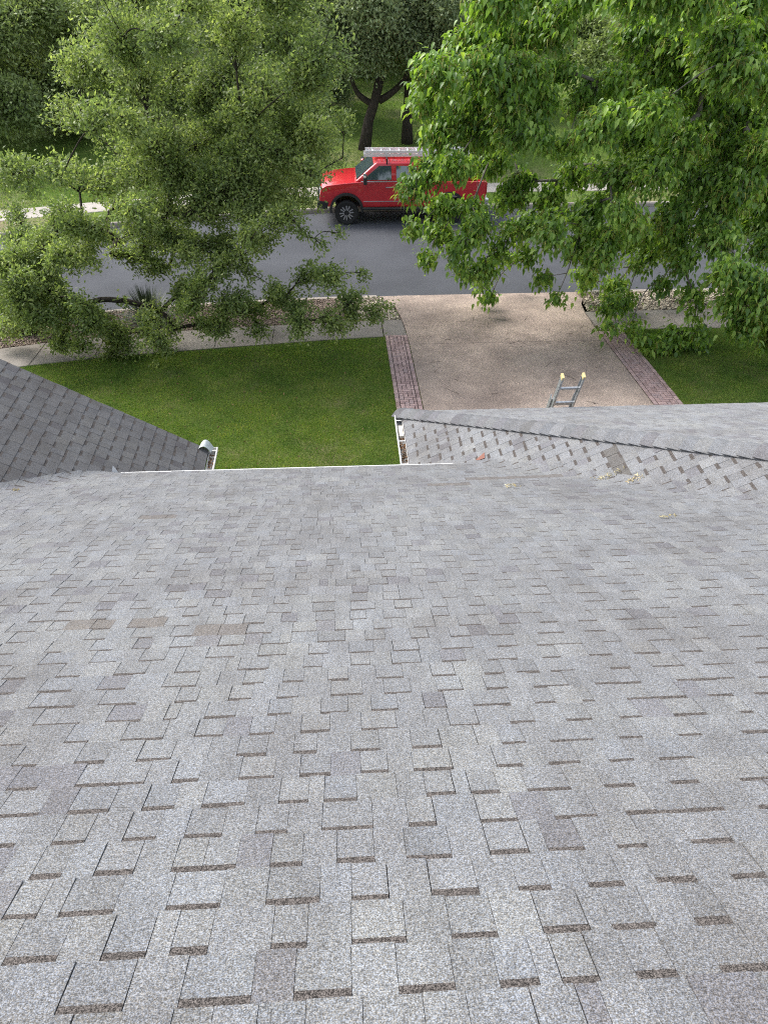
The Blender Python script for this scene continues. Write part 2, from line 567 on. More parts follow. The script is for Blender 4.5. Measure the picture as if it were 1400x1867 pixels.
drv = empty('driveway', (0, 0, 0), kind='structure')
slab('slab', [(DX0, 8.3), (DX1, 8.3), (DX1, 13.1), (DX0, 13.1)], G, .016, M_AGG, drv)
slab('slab', [(DX0, 13.115), (DX1, 13.115), (DX1, 17.72), (DX0, 17.72)], G, .016, M_AGG, drv)
fl = [(DX0, 17.735), (DX1, 17.735), (DX1 + .0, 18.6), (DX1 + .03, 19.6), (DX1 + .12, 20.4), (DX1 + .35, 21.0), (DX1 + .75, float(K1(7.5)) - .01)]
fl += [(x, float(K1(x)) - .01) for x in np.linspace(6.6, 1.9, 6)]
fl += [(1.02, float(K1(1.0)) - .01), (1.40, 21.0), (1.60, 20.4), (1.69, 19.6), (1.74, 18.6)]
slab('slab', fl, lambda x, y: G(x, y) - np.clip((y - 20.6) / .9, 0, 1) * .06, .016, M_AGG, drv, inset=.02)


def brick_border(x0, x1, y0, y1):
    root = obj('brick_border', np_mesh('brick_border', np.array([(x0, y0 - 5, float(G(0, y0 - 5)) + .004), (x1, y0 - 5, float(G(0, y0 - 5)) + .004),
               (x1, y1, float(G(0, y1)) + .004), (x0, y1, float(G(0, y1)) + .004)]), np.array([[0, 1, 2, 3]]), M_JOINT), kind='structure')
    rects = []
    e = .098
    y = y0
    while y < y1 - .05:
        yy = min(y + .2, y1)
        rects += [(x0, y, x0 + e, yy), (x1 - e, y, x1, yy)]
        y += .2
    xa, xb = x0 + e + .006, x1 - e - .006
    c = .1
    ni, nj = int((xb - xa) / c) + 4, int((y1 - y0) / c) + 4
    for i in range(-3, ni):
        for j in range(-3, nj):
            q = (i - j) % 4
            if q == 0: r = (xa + i * c, y0 + j * c, xa + (i + 2) * c, y0 + (j + 1) * c)
            elif q == 2: r = (xa + i * c, y0 + (j - 1) * c, xa + (i + 1) * c, y0 + (j + 1) * c)
            else: continue
            r = (max(r[0], xa), max(r[1], y0), min(r[2], xb), min(r[3], y1))
            if r[2] - r[0] > .03 and r[3] - r[1] > .03:
                rects.append(r)
    for a, b, cc, d in rects:
        gp = .0065
        j = random.uniform(-.003, .003)
        slab('brick', [(a + gp, b + gp), (cc - gp, b + gp), (cc - gp, d - gp), (a + gp, d - gp)], G, .016 + j, M_BRICK, root, inset=.006)


brick_border(1.165, 1.742, 13.75, 18.34)
brick_border(6.768, 7.42, 13.75, 18.36)

# river rocks in the verge beds: nobody could count them
def rocks(name, n, region, size, tint, label):
    base = np.array([(1, 0, 0), (-1, 0, 0), (0, 1, 0), (0, -1, 0), (0, 0, 1), (0, 0, -1)], float)
    fc = np.array([(0, 2, 4), (2, 1, 4), (1, 3, 4), (3, 0, 4), (2, 0, 5), (1, 2, 5), (3, 1, 5), (0, 3, 5)])
    P = region(n)
    n = len(P)
    s = rng.uniform(*size, n)[:, None]
    sh = np.stack([rng.uniform(.7, 1.4, n), rng.uniform(.6, 1.0, n), rng.uniform(.4, .7, n)], 1)
    a = rng.uniform(0, 2 * pi, n)
    V = base[None] * sh[:, None, :] * s[:, :, None] * rng.uniform(.75, 1.2, (n, 6, 1))
    ca, sa = np.cos(a)[:, None], np.sin(a)[:, None]
    V = np.stack([V[..., 0] * ca - V[..., 1] * sa, V[..., 0] * sa + V[..., 1] * ca, V[..., 2]], -1) + P[:, None, :]
    Fc = (fc[None] + (np.arange(n) * 6)[:, None, None]).reshape(-1, 3)
    cl = np.repeat(np.broadcast_to(tint, (n, 3)) * rng.uniform(.8, 1.15, (n, 1)), 6, 0)
    props(obj(name, np_mesh(name, V.reshape(-1, 3), Fc, M_ROCK, smooth=False, col=cl)), label, 'rocks', kind='stuff')


def verge(xa, xb, keep=lambda x, y: True):
    def f(n):
        x = rng.uniform(xa, xb, n); tt = rng.uniform(0, 1, n)
        y = (S1(x) + .03) * (1 - tt) + (K1(x) - .19) * tt
        k = np.array([keep(a, b) for a, b in zip(x, y)])
        x, y = x[k], y[k]
        return np.stack([x, y, G(x, y) + .006 + rng.uniform(-.01, .012, len(x))], 1)
    return f


def flare_l(x, y): return x < np.interp(y, [19.4, 20.4, 21.0, 21.5], [1.66, 1.55, 1.33, .95])
def flare_r(x, y): return x > np.interp(y, [19.4, 20.4, 21.0, 21.5], [6.83, 6.95, 7.2, 7.6])
rocks('river_rocks', 15000, verge(-15, 0.2), (.018, .042), np.array((.25, .20, .172)), 'tan and pink river rocks covering the verge bed under the oak')
rocks('river_rocks', 1700, verge(0.2, 1.7, flare_l), (.022, .05), np.array((.42, .38, .315)), 'pale cream river rocks in the corner left of the driveway apron')
rocks('river_rocks', 5200, verge(6.8, 14.5, flare_r), (.022, .055), np.array((.42, .38, .32)), 'white and cream river rocks in the verge right of the driveway')

# ------------------------------------------------------------------ house and its shingled roofs
TA, TB, TC, TQ = .5, .6, .57, .4690
Z0 = 7.6174                        # main roof: z = Z0 - TA*y
def z_main(x, y): return Z0 - TA * y
def z_side(x, y): return 2.3402 - TB * x
def z_hip(x, y): return 3.1112 + TC * x
EAVE_Y = 7.285
house = empty('house', (0, 5, 0), 'grey shingled house roof seen from near its ridge, with two lower wings and white gutters', 'house')


def hpart(b, name, m, parent=house, **kw):
    o = b.build(name, m, parent, **kw)
    o.location = (0, -5, 0) if parent is house else (0, 0, 0)
    return o


EXP = .1432
PAL = np.array([(.268, .271, .277), (.258, .26, .264), (.276, .277, .276), (.25, .252, .256), (.226, .223, .234), (.264, .27, .28), (.212, .207, .214)])
PAL = PAL * .625 * np.array([.985, .995, 1.015])
PALP = np.array([.26, .23, .17, .15, .06, .12, .01])


def shingle_roof(O, U, D, N, vs, interval, warp=None, brown=None, seed=0, tone=1.0, fine=None, bandw=(.020, .028)):
    """returns list of tiles: dict(verts, faces, mat, col, center)."""
    r = np.random.default_rng(seed)
    O, U, D, N = map(lambda a: np.array(a, float), (O, U, D, N))
    out = []
    for v0, v1 in zip(vs[:-1], vs[1:]):
        it, ib = interval(v0), interval(v1)
        if it is None and ib is None: continue
        it = it or ib; ib = ib or it
        lo, hi = min(it[0], ib[0]), max(it[1], ib[1])
        u = lo - r.uniform(0, .25)
        tooth = r.random() < .5
        run = 0
        hold = None
        while u < hi:
            wdt = r.choice([.05, .085, .10, .12, .14], p=[.05, .27, .36, .24, .08]) * r.uniform(.92, 1.08)
            near_v = fine is not None and (u - lo < fine or hi - u < fine)
            if near_v:
                if hold is None or hold[0] <= .004:
                    hold = [wdt, tooth, PAL[r.choice(len(PAL), p=PALP)] * r.uniform(.94, 1.06) * tone, r.uniform(*bandw)]
                    tooth = not tooth
                wdt = min(.03, hold[0]); hold[0] -= wdt
            else:
                hold = None
            a, b = u, u + wdt
            u = b
            gapw = .0007
            run += wdt
            if run > .95:
                gapw = .0022; run = 0
            if near_v: gapw = 0
            at_, bt = np.clip(a, *it), np.clip(b, *it)
            ab, bb = np.clip(a, *ib), np.clip(b, *ib)
            kind = hold[1] if near_v else tooth
            if not near_v: tooth = not tooth if r.random() > .05 else tooth
            if bt - at_ < .004 and bb - ab < .004: continue
            T = (.0050 if kind else .0023) + r.uniform(-.0006, .0008)
            lift = max(0, r.normal(0, .0006))
            jb = r.uniform(-.0018, .0018)
            if near_v: lift = jb = 0; T = .0050 if kind else .0023
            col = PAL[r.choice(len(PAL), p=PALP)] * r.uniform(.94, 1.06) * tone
            if kind is False and r.random() < .3: col = col * .95
            if near_v: col = hold[2]
            pts = []
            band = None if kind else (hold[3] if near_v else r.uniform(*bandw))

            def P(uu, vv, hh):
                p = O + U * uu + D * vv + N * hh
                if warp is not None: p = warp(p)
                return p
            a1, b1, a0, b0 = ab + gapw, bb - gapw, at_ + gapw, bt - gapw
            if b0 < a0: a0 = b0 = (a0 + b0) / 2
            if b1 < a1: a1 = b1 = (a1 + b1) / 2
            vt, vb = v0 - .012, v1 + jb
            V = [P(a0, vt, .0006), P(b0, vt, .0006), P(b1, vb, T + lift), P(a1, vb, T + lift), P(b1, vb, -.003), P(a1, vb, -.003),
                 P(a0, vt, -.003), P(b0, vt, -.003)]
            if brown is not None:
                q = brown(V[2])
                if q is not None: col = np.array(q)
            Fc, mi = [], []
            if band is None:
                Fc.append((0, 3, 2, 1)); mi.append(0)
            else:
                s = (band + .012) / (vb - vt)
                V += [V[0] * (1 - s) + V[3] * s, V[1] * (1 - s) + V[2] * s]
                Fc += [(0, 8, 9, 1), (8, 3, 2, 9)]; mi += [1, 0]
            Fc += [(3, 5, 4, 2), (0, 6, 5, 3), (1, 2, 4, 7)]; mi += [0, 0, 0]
            out.append(dict(v=np.array(V), f=Fc, m=mi, c=col, o=np.mean(V[:4], 0)))
    return out


def emit_tiles(tiles, parent, n_single, off, stuff_name='shingle_field'):
    def size(t):
        d = t['o'] - EYE
        z = d @ FW
        px, py = 700 + 1400 * (d @ RT) / z, 933 - 1400 * (d @ UP) / z
        vis = z > 0 and -40 < px < 1440 and py < 1900
        A = np.linalg.norm(np.cross(t['v'][2] - t['v'][3], t['v'][0] - t['v'][3]))
        return A / (d @ d) if vis else 0
    order = sorted(tiles, key=size, reverse=True)
    for t in order[:n_single]:
        me = bpy.data.meshes.new('shingle')
        me.from_pydata((t['v'] - t['o']).tolist(), [], t['f'])
        me.materials.append(M_SH); me.materials.append(M_SHD)
        me.polygons.foreach_set('material_index', t['m'])
        a = me.color_attributes.new('tint', 'FLOAT_COLOR', 'POINT')
        a.data.foreach_set('color', np.tile(np.array([*t['c'], 1], np.float32), len(t['v'])))
        o = obj('shingle', me, parent)
        o.location = t['o'] - off
    b = MB()
    for t in order[n_single:]:
        b.add(t['v'] - off, t['f'], 0, t['c'])
        b.m[-len(t['f']):] = t['m']
    me = bpy.data.meshes.new(stuff_name)
    me.from_pydata(b.v, [], b.f)
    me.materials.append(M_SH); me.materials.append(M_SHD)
    me.polygons.foreach_set('material_index', b.m)
    a = me.color_attributes.new('tint', 'FLOAT_COLOR', 'POINT')
    c = np.ones((len(b.v), 4), np.float32); c[:, :3] = np.array(b.c)
    a.data.foreach_set('color', c.ravel())
    obj(stuff_name, me, parent, kind='stuff')


OFF = np.array([0, 5, 0.])


def deck(name, poly, N, th=.06):
    """a roof deck polygon with thickness; its top lies a little under the shingles"""
    N = np.array(N, float)
    top = [np.array(p, float) - N * .008 - OFF for p in poly]
    bot = [p - np.array([0, 0, th]) for p in top]
    n = len(poly)
    return MB().add(top + bot, [tuple(range(n)), tuple(range(n, 2 * n))[::-1]] +
                    [(i, i + n, (i + 1) % n + n, (i + 1) % n) for i in range(n)]).build(name, M_DECK, house)


# --- main roof
cA, sA = 1 / math.hypot(1, TA), TA / math.hypot(1, TA)
VE = EAVE_Y / cA
def smax(a, b, r): return .5 * (a + b + math.sqrt((a - b) ** 2 + r * r))
def warp_main(p):
    z = p[2]
    if p[1] < EAVE_Y + .02:
        dz = p[2] - z_main(p[0], p[1])
        zz = z_main(p[0], p[1])
        if p[0] < 0 and p[1] > 3.0: zz = smax(zz, z_side(*p[:2]) + .017, .05)
        if p[0] > 0: zz = smax(zz, z_hip(*p[:2]) + .017, .05)
        p = p.copy(); p[2] = zz + dz
    return p
def iv_main(v):
    y = v * cA
    z = z_main(0, y)
    xl = -(z - 2.3402) / TB - .10 if y > 3.6 else -8.5
    xr = (z - 3.1112) / TC + .10
    if y < 2.2: xr = 8.5
    if y > EAVE_Y - .02:
        xl, xr = -2.73, 1.53
    return (xl, xr)
BROWN = [at(px, 0 * px + py, 1) for px, py in ()]
def on_main(px, py):
    d = ray(px, py); tt = (Z0 - TA * 0 - EYE[2]) / (d[2] + TA * d[1]); return EYE + d * tt
spots = [(on_main(a, b), rx, ry) for a, b, rx, ry in ((195, 1127, .09, .08), (300, 1130, .13, .08), (395, 1138, .08, .06), (450, 1133, .09, .07),
                                                    (935, 868, .5, .05), (830, 881, .2, .05), (300, 942, .12, .06), (405, 1384, .03, .05))]
def brown_main(p):
    for c, rx, ry in spots:
        if abs(p[0] - c[0]) < rx and abs(p[1] - c[1]) < ry: return (.128, .119, .114)
    return None
n_c = int((VE + 1.15) / EXP)
vs_main = [VE - EXP * k for k in range(n_c, -1, -1)]
vs_main[-1] = VE
yv = lambda x, t: None
root_main = deck('main_roof', [(-8.5, -1.05, z_main(0, -1.05)), (8.5, -1.05, z_main(0, -1.05)), (8.5, 2.2, z_main(0, 2.2)), (6.4, 1.72, z_main(0, 1.72)),
                               (1.51, EAVE_Y - .01, z_main(0, EAVE_Y - .01)), (-2.74, EAVE_Y - .01, z_main(0, EAVE_Y - .01)), (-6.0, 3.36, z_main(0, 3.36)), (-8.5, 3.36, z_main(0, 3.36))], (0, sA, cA))
tiles_main = shingle_roof((0, 0, Z0), (1, 0, 0), (0, cA, -sA), (0, sA, cA), vs_main, iv_main, warp_main, brown_main, 3, 1.0, .42)
emit_tiles(tiles_main, root_main, 300, OFF)
deck('back_roof', [(-8.5, -1.06, 8.14), (8.5, -1.06, 8.14), (8.5, -6, 5.7), (-8.5, -6, 5.7)], (0, 0, 1))

# --- side roof (slope falls towards +x, gable rake at its street end)
cB, sB = 1 / math.hypot(1, TB), TB / math.hypot(1, TB)
XR, XE, YR = -6.0, -1.775, 8.585
LB = (XE - XR) / cB
def iv_side(v):
    x = XR + v * cB
    y0 = 10.554 + 1.2 * x - .15 if x < -2.74 else 6.95
    return (-YR, -max(y0, 3.2))
vs_side = [LB - EXP * k for k in range(int(LB / EXP), -1, -1)]
root_side = deck('side_roof', [(XR, 3.3, z_side(XR, 0)), (-2.75, 7.2, z_side(-2.75, 0)), (-2.70, 6.95, z_side(-2.7, 0)), (XE - .01, 6.95, z_side(XE, 0)), (XE - .01, YR - .012, z_side(XE, 0)), (XR, YR - .012, z_side(XR, 0))], (sB, 0, cB))
tiles_side = shingle_roof((XR, 0, z_side(XR, 0)), (0, -1, 0), (cB, 0, -sB), (sB, 0, cB), vs_side, iv_side, None, None, 5, np.array([.66, .64, .625]), None, (.026, .034))  # same shingles in a darker tone: this slope's shade is put into the colour
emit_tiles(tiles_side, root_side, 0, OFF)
deck('far_side_roof', [(XR - .005, 2.5, z_side(XR, 0)), (XR - .005, YR, z_side(XR, 0)), (-9.5, YR, z_side(XR, 0) - 2.1), (-9.5, 2.5, z_side(XR, 0) - 2.1)], (0, 0, 1))

# --- hip roof (one slope falls towards -x, one towards the street, cap shingles along the hip)
cC, sC = 1 / math.hypot(1, TC), TC / math.hypot(1, TC)
XH, YH = .825, 9.13
HS = TC / TQ                                    # hip: y = YH - HS*(x-XH)
XT = 6.2
LC = (XT - XH) / cC
def iv_hip(v):
    x = XT - v * cC
    y0 = 9.012 - 1.14 * x - .15 if x > 1.5 else 6.95
    return (y0, YH - HS * (x - XH))
vs_hip = [LC - EXP * k for k in range(int(LC / EXP), -1, -1)]
hy = lambda x: YH - HS * (x - XH)
root_hip = deck('hip_roof', [(XH + .01, 6.95, z_hip(XH, 0)), (1.5, 6.95, z_hip(1.5, 0)), (1.5, 7.2, z_hip(1.5, 0)), (XT, 1.9, z_hip(XT, 0)), (XT, hy(XT), z_hip(XT, 0)), (XH + .01, hy(XH + .01), z_hip(XH, 0))], (-sC, 0, cC))
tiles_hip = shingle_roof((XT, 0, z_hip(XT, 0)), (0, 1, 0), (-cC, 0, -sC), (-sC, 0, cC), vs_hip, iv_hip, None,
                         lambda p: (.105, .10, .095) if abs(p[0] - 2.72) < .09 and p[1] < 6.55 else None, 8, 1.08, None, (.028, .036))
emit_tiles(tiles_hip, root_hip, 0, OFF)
cQ, sQ = 1 / math.hypot(1, TQ), TQ / math.hypot(1, TQ)
ZH = z_hip(XH, 0)
YFE = YH + .05
LQ = (YFE - hy(XT)) / cQ
def iv_front(v):
    y = hy(XT) + v * cQ
    return (XH + (YH - y) / HS if y < YH else XH, 11.0)
vs_front = [LQ - EXP * k for k in range(int(LQ / EXP), -1, -1)]
zf_top = ZH + TQ * (YH - hy(XT))
root_front = deck('front_slope', [(XT, hy(XT), zf_top), (XH + .01, YH, ZH), (XH + .01, YFE - .01, ZH - TQ * .05), (11, YFE - .01, ZH - TQ * .05), (11, hy(XT), zf_top)], (0, sQ, cQ))
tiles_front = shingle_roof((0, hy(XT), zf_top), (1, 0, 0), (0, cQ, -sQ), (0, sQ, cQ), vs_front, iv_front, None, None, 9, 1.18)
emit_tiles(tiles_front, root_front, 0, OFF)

# hip cap shingles
hd = nrm(np.array([-(XT - XH), hy(XH) - hy(XT), -(z_hip(XT, 0) - ZH)]))          # down the hip
NA, NB = np.array([-sC, 0, cC]), np.array([0, sQ, cQ])
SA, SB = nrm(np.cross(hd, NA)), nrm(np.cross(hd, NB))
if SA[1] > 0: SA = -SA                                                            # along the -x slope, away from the hip line
if SB[1] < 0: SB = -SB
pH = np.array([XT, hy(XT), z_hip(XT, 0)])
LH = np.linalg.norm(pH - np.array([XH, YH, ZH]))
k, capE = 0, .142
ncap = int((LH + .06) / capE)
for k in range(ncap):
    e0 = LH + .07 - (k + 1) * capE - .06
    e1 = LH + .07 - k * capE
    tone = PAL[random.choice((0, 2, 3, 4, 6, 1, 5))] * random.uniform(.84, 1.22)
    V, ns = [], 9
    for e, lf in ((e0, .004), (e1, .042)):
        for th in (0, -.010):
            for q in np.linspace(-1, 1, ns):
                wA = .138
                s = abs(q) * wA
                ax = SA if q < 0 else SB
                rr = .028
                lift = lf + th + random.uniform(-.0008, .0008)
                nn = nrm(NA * (1 - (q + 1) / 2) + NB * ((q + 1) / 2))
                drop = .012 * math.exp(-(s / rr) ** 2)
                bow = .010 * (1 - abs(q)) if th == 0 else .010 * (1 - abs(q))
                V.append(pH + hd * e + ax * s + nn * (lift - drop + bow) - OFF)
    fs = []
    for i in range(ns - 1):
        fs += [(i, i + 1, 2 * ns + i + 1, 2 * ns + i), (ns + i, 3 * ns + i, 3 * ns + i + 1, ns + i + 1), (2 * ns + i, 2 * ns + i + 1, 3 * ns + i + 1, 3 * ns + i), (i, ns + i, ns + i + 1, i + 1)]
    for i in (0, ns - 1):
        fs.append((i, 2 * ns + i, 3 * ns + i, ns + i))
    b = MB(); b.add(V, fs, 0, tone)
    b.build('cap_shingle', M_SH, root_hip, smooth=False)

# walls and soffits under the eaves
def wall(name, a, b, z0, z1, th=.15):
    a, b = np.array(a, float), np.array(b, float)
    d = nrm(b - a); n = np.array([-d[1], d[0]]) * th / 2
    P = [a - n, b - n, b + n, a + n]
    MB().prism([tuple(p - OFF[:2]) for p in P], 'z', z0, z1).build(name, M_WALL, house)
wall('wall', (-2.2, 6.80), (1.25, 6.80), -.1, 3.98)
wall('wall', (-2.25, 6.9), (-2.25, 8.25), -.1, 3.55)
wall('wall', (-8.9, 8.32), (-2.18, 8.32), -.1, 3.60)
wall('wall', (1.3, 6.9), (1.3, 8.55), -.1, 3.72)
wall('wall', (1.22, 8.62), (10.9, 8.62), -.1, 3.68)
# rake board of the side roof
MB().bar(np.array([XE, YR - .03, z_side(XE, 0) - .085]) - OFF, np.array([XR, YR - .03, z_side(XR, 0) - .085]) - OFF, .022, .14).build('rake_board', M_WHITE, house)


def gutter(name, a, b, side, hangers=(), ends=(True, True), wd=.105):
    """K-style gutter from a to b (back top edge); side = horizontal unit vector pointing away from the house."""
    a, b, side = np.array(a, float) - OFF, np.array(b, float) - OFF, np.array(side, float)
    pr = [(0, 0), (0, -.10), (.065, -.10), (.078, -.06), (wd, -.028), (wd, .012), (wd - .014, .012), (wd - .014, .004), (wd - .005, .004), (wd - .005, -.026), (.074, -.056), (.062, -.094), (.004, -.094), (.004, 0)]
    n = len(pr)
    V = [p + side * s + np.array([0, 0, z]) for p in (a, b) for s, z in pr]
    fs = [(i, (i + 1) % n, (i + 1) % n + n, i + n) for i in range(n)]
    o = MB().add(V, fs).build(name, M_WHITE, house)
    d = nrm(b - a)
    for end, p in zip(ends, (a, b)):
        if end:
            V = [p + d * q + side * s + np.array([0, 0, z]) for q in (-.003, .003) for s, z in ((0, .008), (0, -.10), (.065, -.10), (.078, -.06), (wd + .002, -.028), (wd + .002, .014))]
            MB().add(V, [tuple(range(6)), tuple(range(6, 12))[::-1]] + [(i, (i + 1) % 6, (i + 1) % 6 + 6, i + 6) for i in range(6)]).build('end_cap', M_WHITE, o)
    for f in hangers:
        p = a + (b - a) * f + np.array([0, 0, .002])
        MB().bar(p + side * .002, p + side * (wd - .01), .018, .004).build('hanger', M_WHITE, o)
    return o


zE = z_main(0, EAVE_Y)
gutter('gutter', (-2.55, EAVE_Y + .004, zE - .035), (1.50, EAVE_Y + .004, zE - .035), (0, 1, 0), ends=(False, False), wd=.05)
gut_s = gutter('gutter', (XE + .004, 7.0, z_side(XE, 0) - .03), (XE + .004, 8.66, z_side(XE, 0) - .03), (1, 0, 0), (.60, .965), (False, True))
gut_h = gutter('gutter', (XH - .004, 6.98, z_hip(XH, 0) - .03), (XH - .004, 9.10, z_hip(XH, 0) - .03), (-1, 0, 0), (.44, .69, .93), (False, True))
MB().box((6.0, YFE - .025 - 5, ZH - TQ * .05 - .075), (10.2, .022, .12)).build('fascia', M_WALL, house)
MB().box(np.array([XH - .045, 8.72, ZH - .062]) - OFF, (.055, .26, .03)).build('outlet_box', M_CREAM, gut_h)
# white eave strip end bent up over the side roof valley, with a folded tab
p = np.array([-2.60, EAVE_Y - .02, z_side(-2.60, 0) + .03]) - OFF
tab = [np.array(q) for q in ((-.055, .03, .0), (.055, .05, -.02), (-.03, .10, .10))]
MB().add([p + q for q in tab] + [p + q + np.array([0, .006, -.006]) for q in tab],
         [(0, 1, 2), (3, 5, 4), (0, 3, 4, 1), (1, 4, 5, 2), (2, 5, 3, 0)]).build('end_flashing', M_WHITE, house)
MB().tube([p + np.array(q) for q in ((-.10, .0, .0), (-.06, -.012, .002), (.0, -.016, 0), (.10, .0, -.01), (.2, .02, -.02))], .011, 6).build('edge_bead', M_WHITE, house)
# grey sheet metal turned up at the outer corner of the side roof
b = MB(); V = []
nu, nv = 10, 6
for o_ in (0, -.003):
    for i in range(nu):
        for j in range(nv):
            f_, q = i / (nu - 1), j / (nv - 1)
            x_ = XE - .10 + .165 * f_ - .02 * q
            y_ = YR + .035 - .13 * q + .03 * math.sin(pi * f_)
            z_ = z_side(XE - .10, 0) + .005 + .058 * math.sin(pi * min(1, f_ * 1.08)) ** .8 * (1 - .35 * q) - .05 * f_ * f_
            V.append(np.array([x_, y_, z_ + o_]) - OFF)
fs = []
for o_ in range(2):
    for i in range(nu - 1):
        for j in range(nv - 1):
            a_ = o_ * nu * nv + i * nv + j
            fs.append((a_, a_ + nv, a_ + nv + 1, a_ + 1))
b.add(V, fs).build('corner_flashing', M_GALV, house, smooth=True)
# small rusty flashing where the main eave dies into the hip roof
p = np.array([1.60, EAVE_Y + .0, z_hip(1.60, 0) + .012]) - OFF
MB().add([p + q for q in (np.array((-.09, .02, -.052)), np.array((.035, -.005, .02)), np.array((.045, .10, .026)), np.array((-.09, .02, -.056)), np.array((.035, -.005, .016)), np.array((.045, .10, .022)))],
         [(0, 1, 2), (3, 5, 4), (0, 3, 4, 1), (1, 4, 5, 2), (2, 5, 3, 0)]).build('rusty_flashing', M_RUST, house)


def flakes(name, P, size, m, parent=None, up=.6, asp=.45, **kw):
    """small leaf flakes at points P"""
    n = len(P)
    d = nrm(rng.normal(0, 1, (n, 3)) * np.array([1, 1, .35]))
    nn = nrm(np.array([0, 0, up]) + rng.normal(0, .5, (n, 3)))
    s = nrm(np.cross(d, nn))
    L = rng.uniform(*size, n)[:, None]
    V = np.stack([P - d * L / 2, P + s * L * asp / 2, P + d * L / 2 + nn * L * .15, P - s * L * asp / 2], 1).reshape(-1, 3)
    Fc = (np.array([[0, 1, 2], [0, 2, 3]])[None] + (np.arange(n) * 4)[:, None, None]).reshape(-1, 3)
    return obj(name, np_mesh(name, V, Fc, m), parent, **kw)


n = 420
P = np.stack([rng.uniform(XH - .085, XH - .01, n), rng.uniform(7.0, 8.55, n), ZH - .075 + rng.uniform(0, .03, n)], 1)
flakes('gutter_leaves', P, (.025, .05), M_LITTER, label='brown dead leaves filling the gutter of the hip roof', cat='leaf litter', kind='stuff')
n = 260
P = np.stack([rng.uniform(XE + .01, XE + .085, n), rng.uniform(7.4, 8.55, n), z_side(XE, 0) - .075 + rng.uniform(0, .02, n)], 1)
flakes('gutter_leaves', P, (.02, .045), M_LITTER, label='dark wet leaves in the short gutter of the side roof', cat='leaf litter', kind='stuff')


def litter(px, py, zf, n, rad, label):
    d = ray(px, py)
    tt = 5.0
    for _ in range(40):
        q = EYE + d * tt
        tt += (q[2] - zf(q[0], q[1])) * .9
    c = EYE + d * tt
    P = rng.normal(0, 1, (n, 3)) * np.array([rad, rad * .7, 0]) * .5 + c
    P[:, 2] = [zf(a, b) + .014 for a, b in P[:, :2]]
    P[:, 2] += rng.uniform(0, rad * .45, n)
    # curled strands
    b = MB()
    for q in P:
        a = rng.uniform(0, 2 * pi); L = rng.uniform(.02, .05)
        u = np.array([math.cos(a), math.sin(a), rng.uniform(-.2, .5)])
        v = np.array([-u[1], u[0], .4]) * rng.uniform(-.5, .5)
        b.tube([q - u * L / 2, q + v * L * .4 + (0, 0, .004), q + u * L / 2], (.003, .0045, .0025), 4)
    b.build('dry_catkins', M_STRAW, label=label, cat='debris')


vz = lambda x, y: max(z_main(x, y), z_hip(x, y) if x > 0 else z_side(x, y))
litter(1100, 876, vz, 26, .09, 'cream dry catkins caught in the valley, left of two clumps')
litter(1152, 880, vz, 34, .08, 'cream dry catkins heaped in the valley, right of two clumps')
litter(932, 890, vz, 16, .07, 'small pale catkin clump lying on the main roof below the rusty flashing')
litter(1212, 945, vz, 9, .06, 'few faint catkins lying on the main roof shingles near the valley')
litter(1128, 862, vz, 5, .05, 'tiny catkin scraps on the hip roof above the valley')
litter(33, 896, vz, 7, .045, 'yellowish dry leaf in the valley of the side roof')

# ------------------------------------------------------------------ ladder leaning on the front eave
def ladder(root, p0, p1, wdir, width, nr, rail=(.028, .075), rungr=.017, caps=True, back=None, start=.18, pitch=.305, m=None):
    m = m or M_ALU
    p0, p1, wdir = np.array(p0, float), np.array(p1, float), np.array(wdir, float)
    d = nrm(p1 - p0); nrml = nrm(np.cross(wdir, d))
    L = np.linalg.norm(p1 - p0)
    for s in (-1, 1):
        b = MB()
        c = wdir * s * width / 2
        # channel section: web and two flanges
        b.bar(p0 + c, p1 + c, .006, rail[1], upv=nrml)
        for q in (-1, 1):
            b.bar(p0 + c - wdir * s * .012 + nrml * q * (rail[1] / 2 + .003), p1 + c - wdir * s * .012 + nrml * q * (rail[1] / 2 + .003), .02, .005, upv=nrml)
        b.build('rail', m, root)
        if caps:
            MB().bar(p1 + c - d * .045 - wdir * s * .010, p1 + c + d * .012 - wdir * s * .010, .036, rail[1] + .010, upv=nrml).build('end_cap', M_YEL, root, bevel=.004)
    k = 0
    q = L - start
    while q > .1 and k < nr:
        c = p0 + d * q
        b = MB()
        b.bar(c - wdir * width / 2 * .98, c + wdir * width / 2 * .98, .034, .026, upv=nrml)
        b.bar(c - wdir * width / 2 * .98 + nrml * .0145, c + wdir * width / 2 * .98 + nrml * .0145, .022, .004, upv=nrml)
        b.build('rung', m, root)
        q -= pitch; k += 1


zfe = ZH - TQ * .05
lad = empty('extension_ladder', (3.02, 10.55, .75), 'aluminium extension ladder with yellow end caps leaning on the front eave over the driveway', 'ladder')
lt = at(1047, 689, 9.10)
l0 = np.array([lt[0] + .02, 10.55, float(G(0, 10.55)) + .02])
top = np.array([lt[0], 9.16, lt[2]])
dd = nrm(top - l0)
OFFL = np.array(lad.location)
wv = nrm(np.array([1.0, .03, 0]))
ladder(lad, l0 + dd * 1.2 - OFFL, top - OFFL, wv, .315, 40, start=.275, pitch=.33)
bk = np.array([0, .06, .02])
ladder(lad, l0 - OFFL + bk, l0 + dd * 3.0 - OFFL + bk, wv, .36, 40, caps=False)

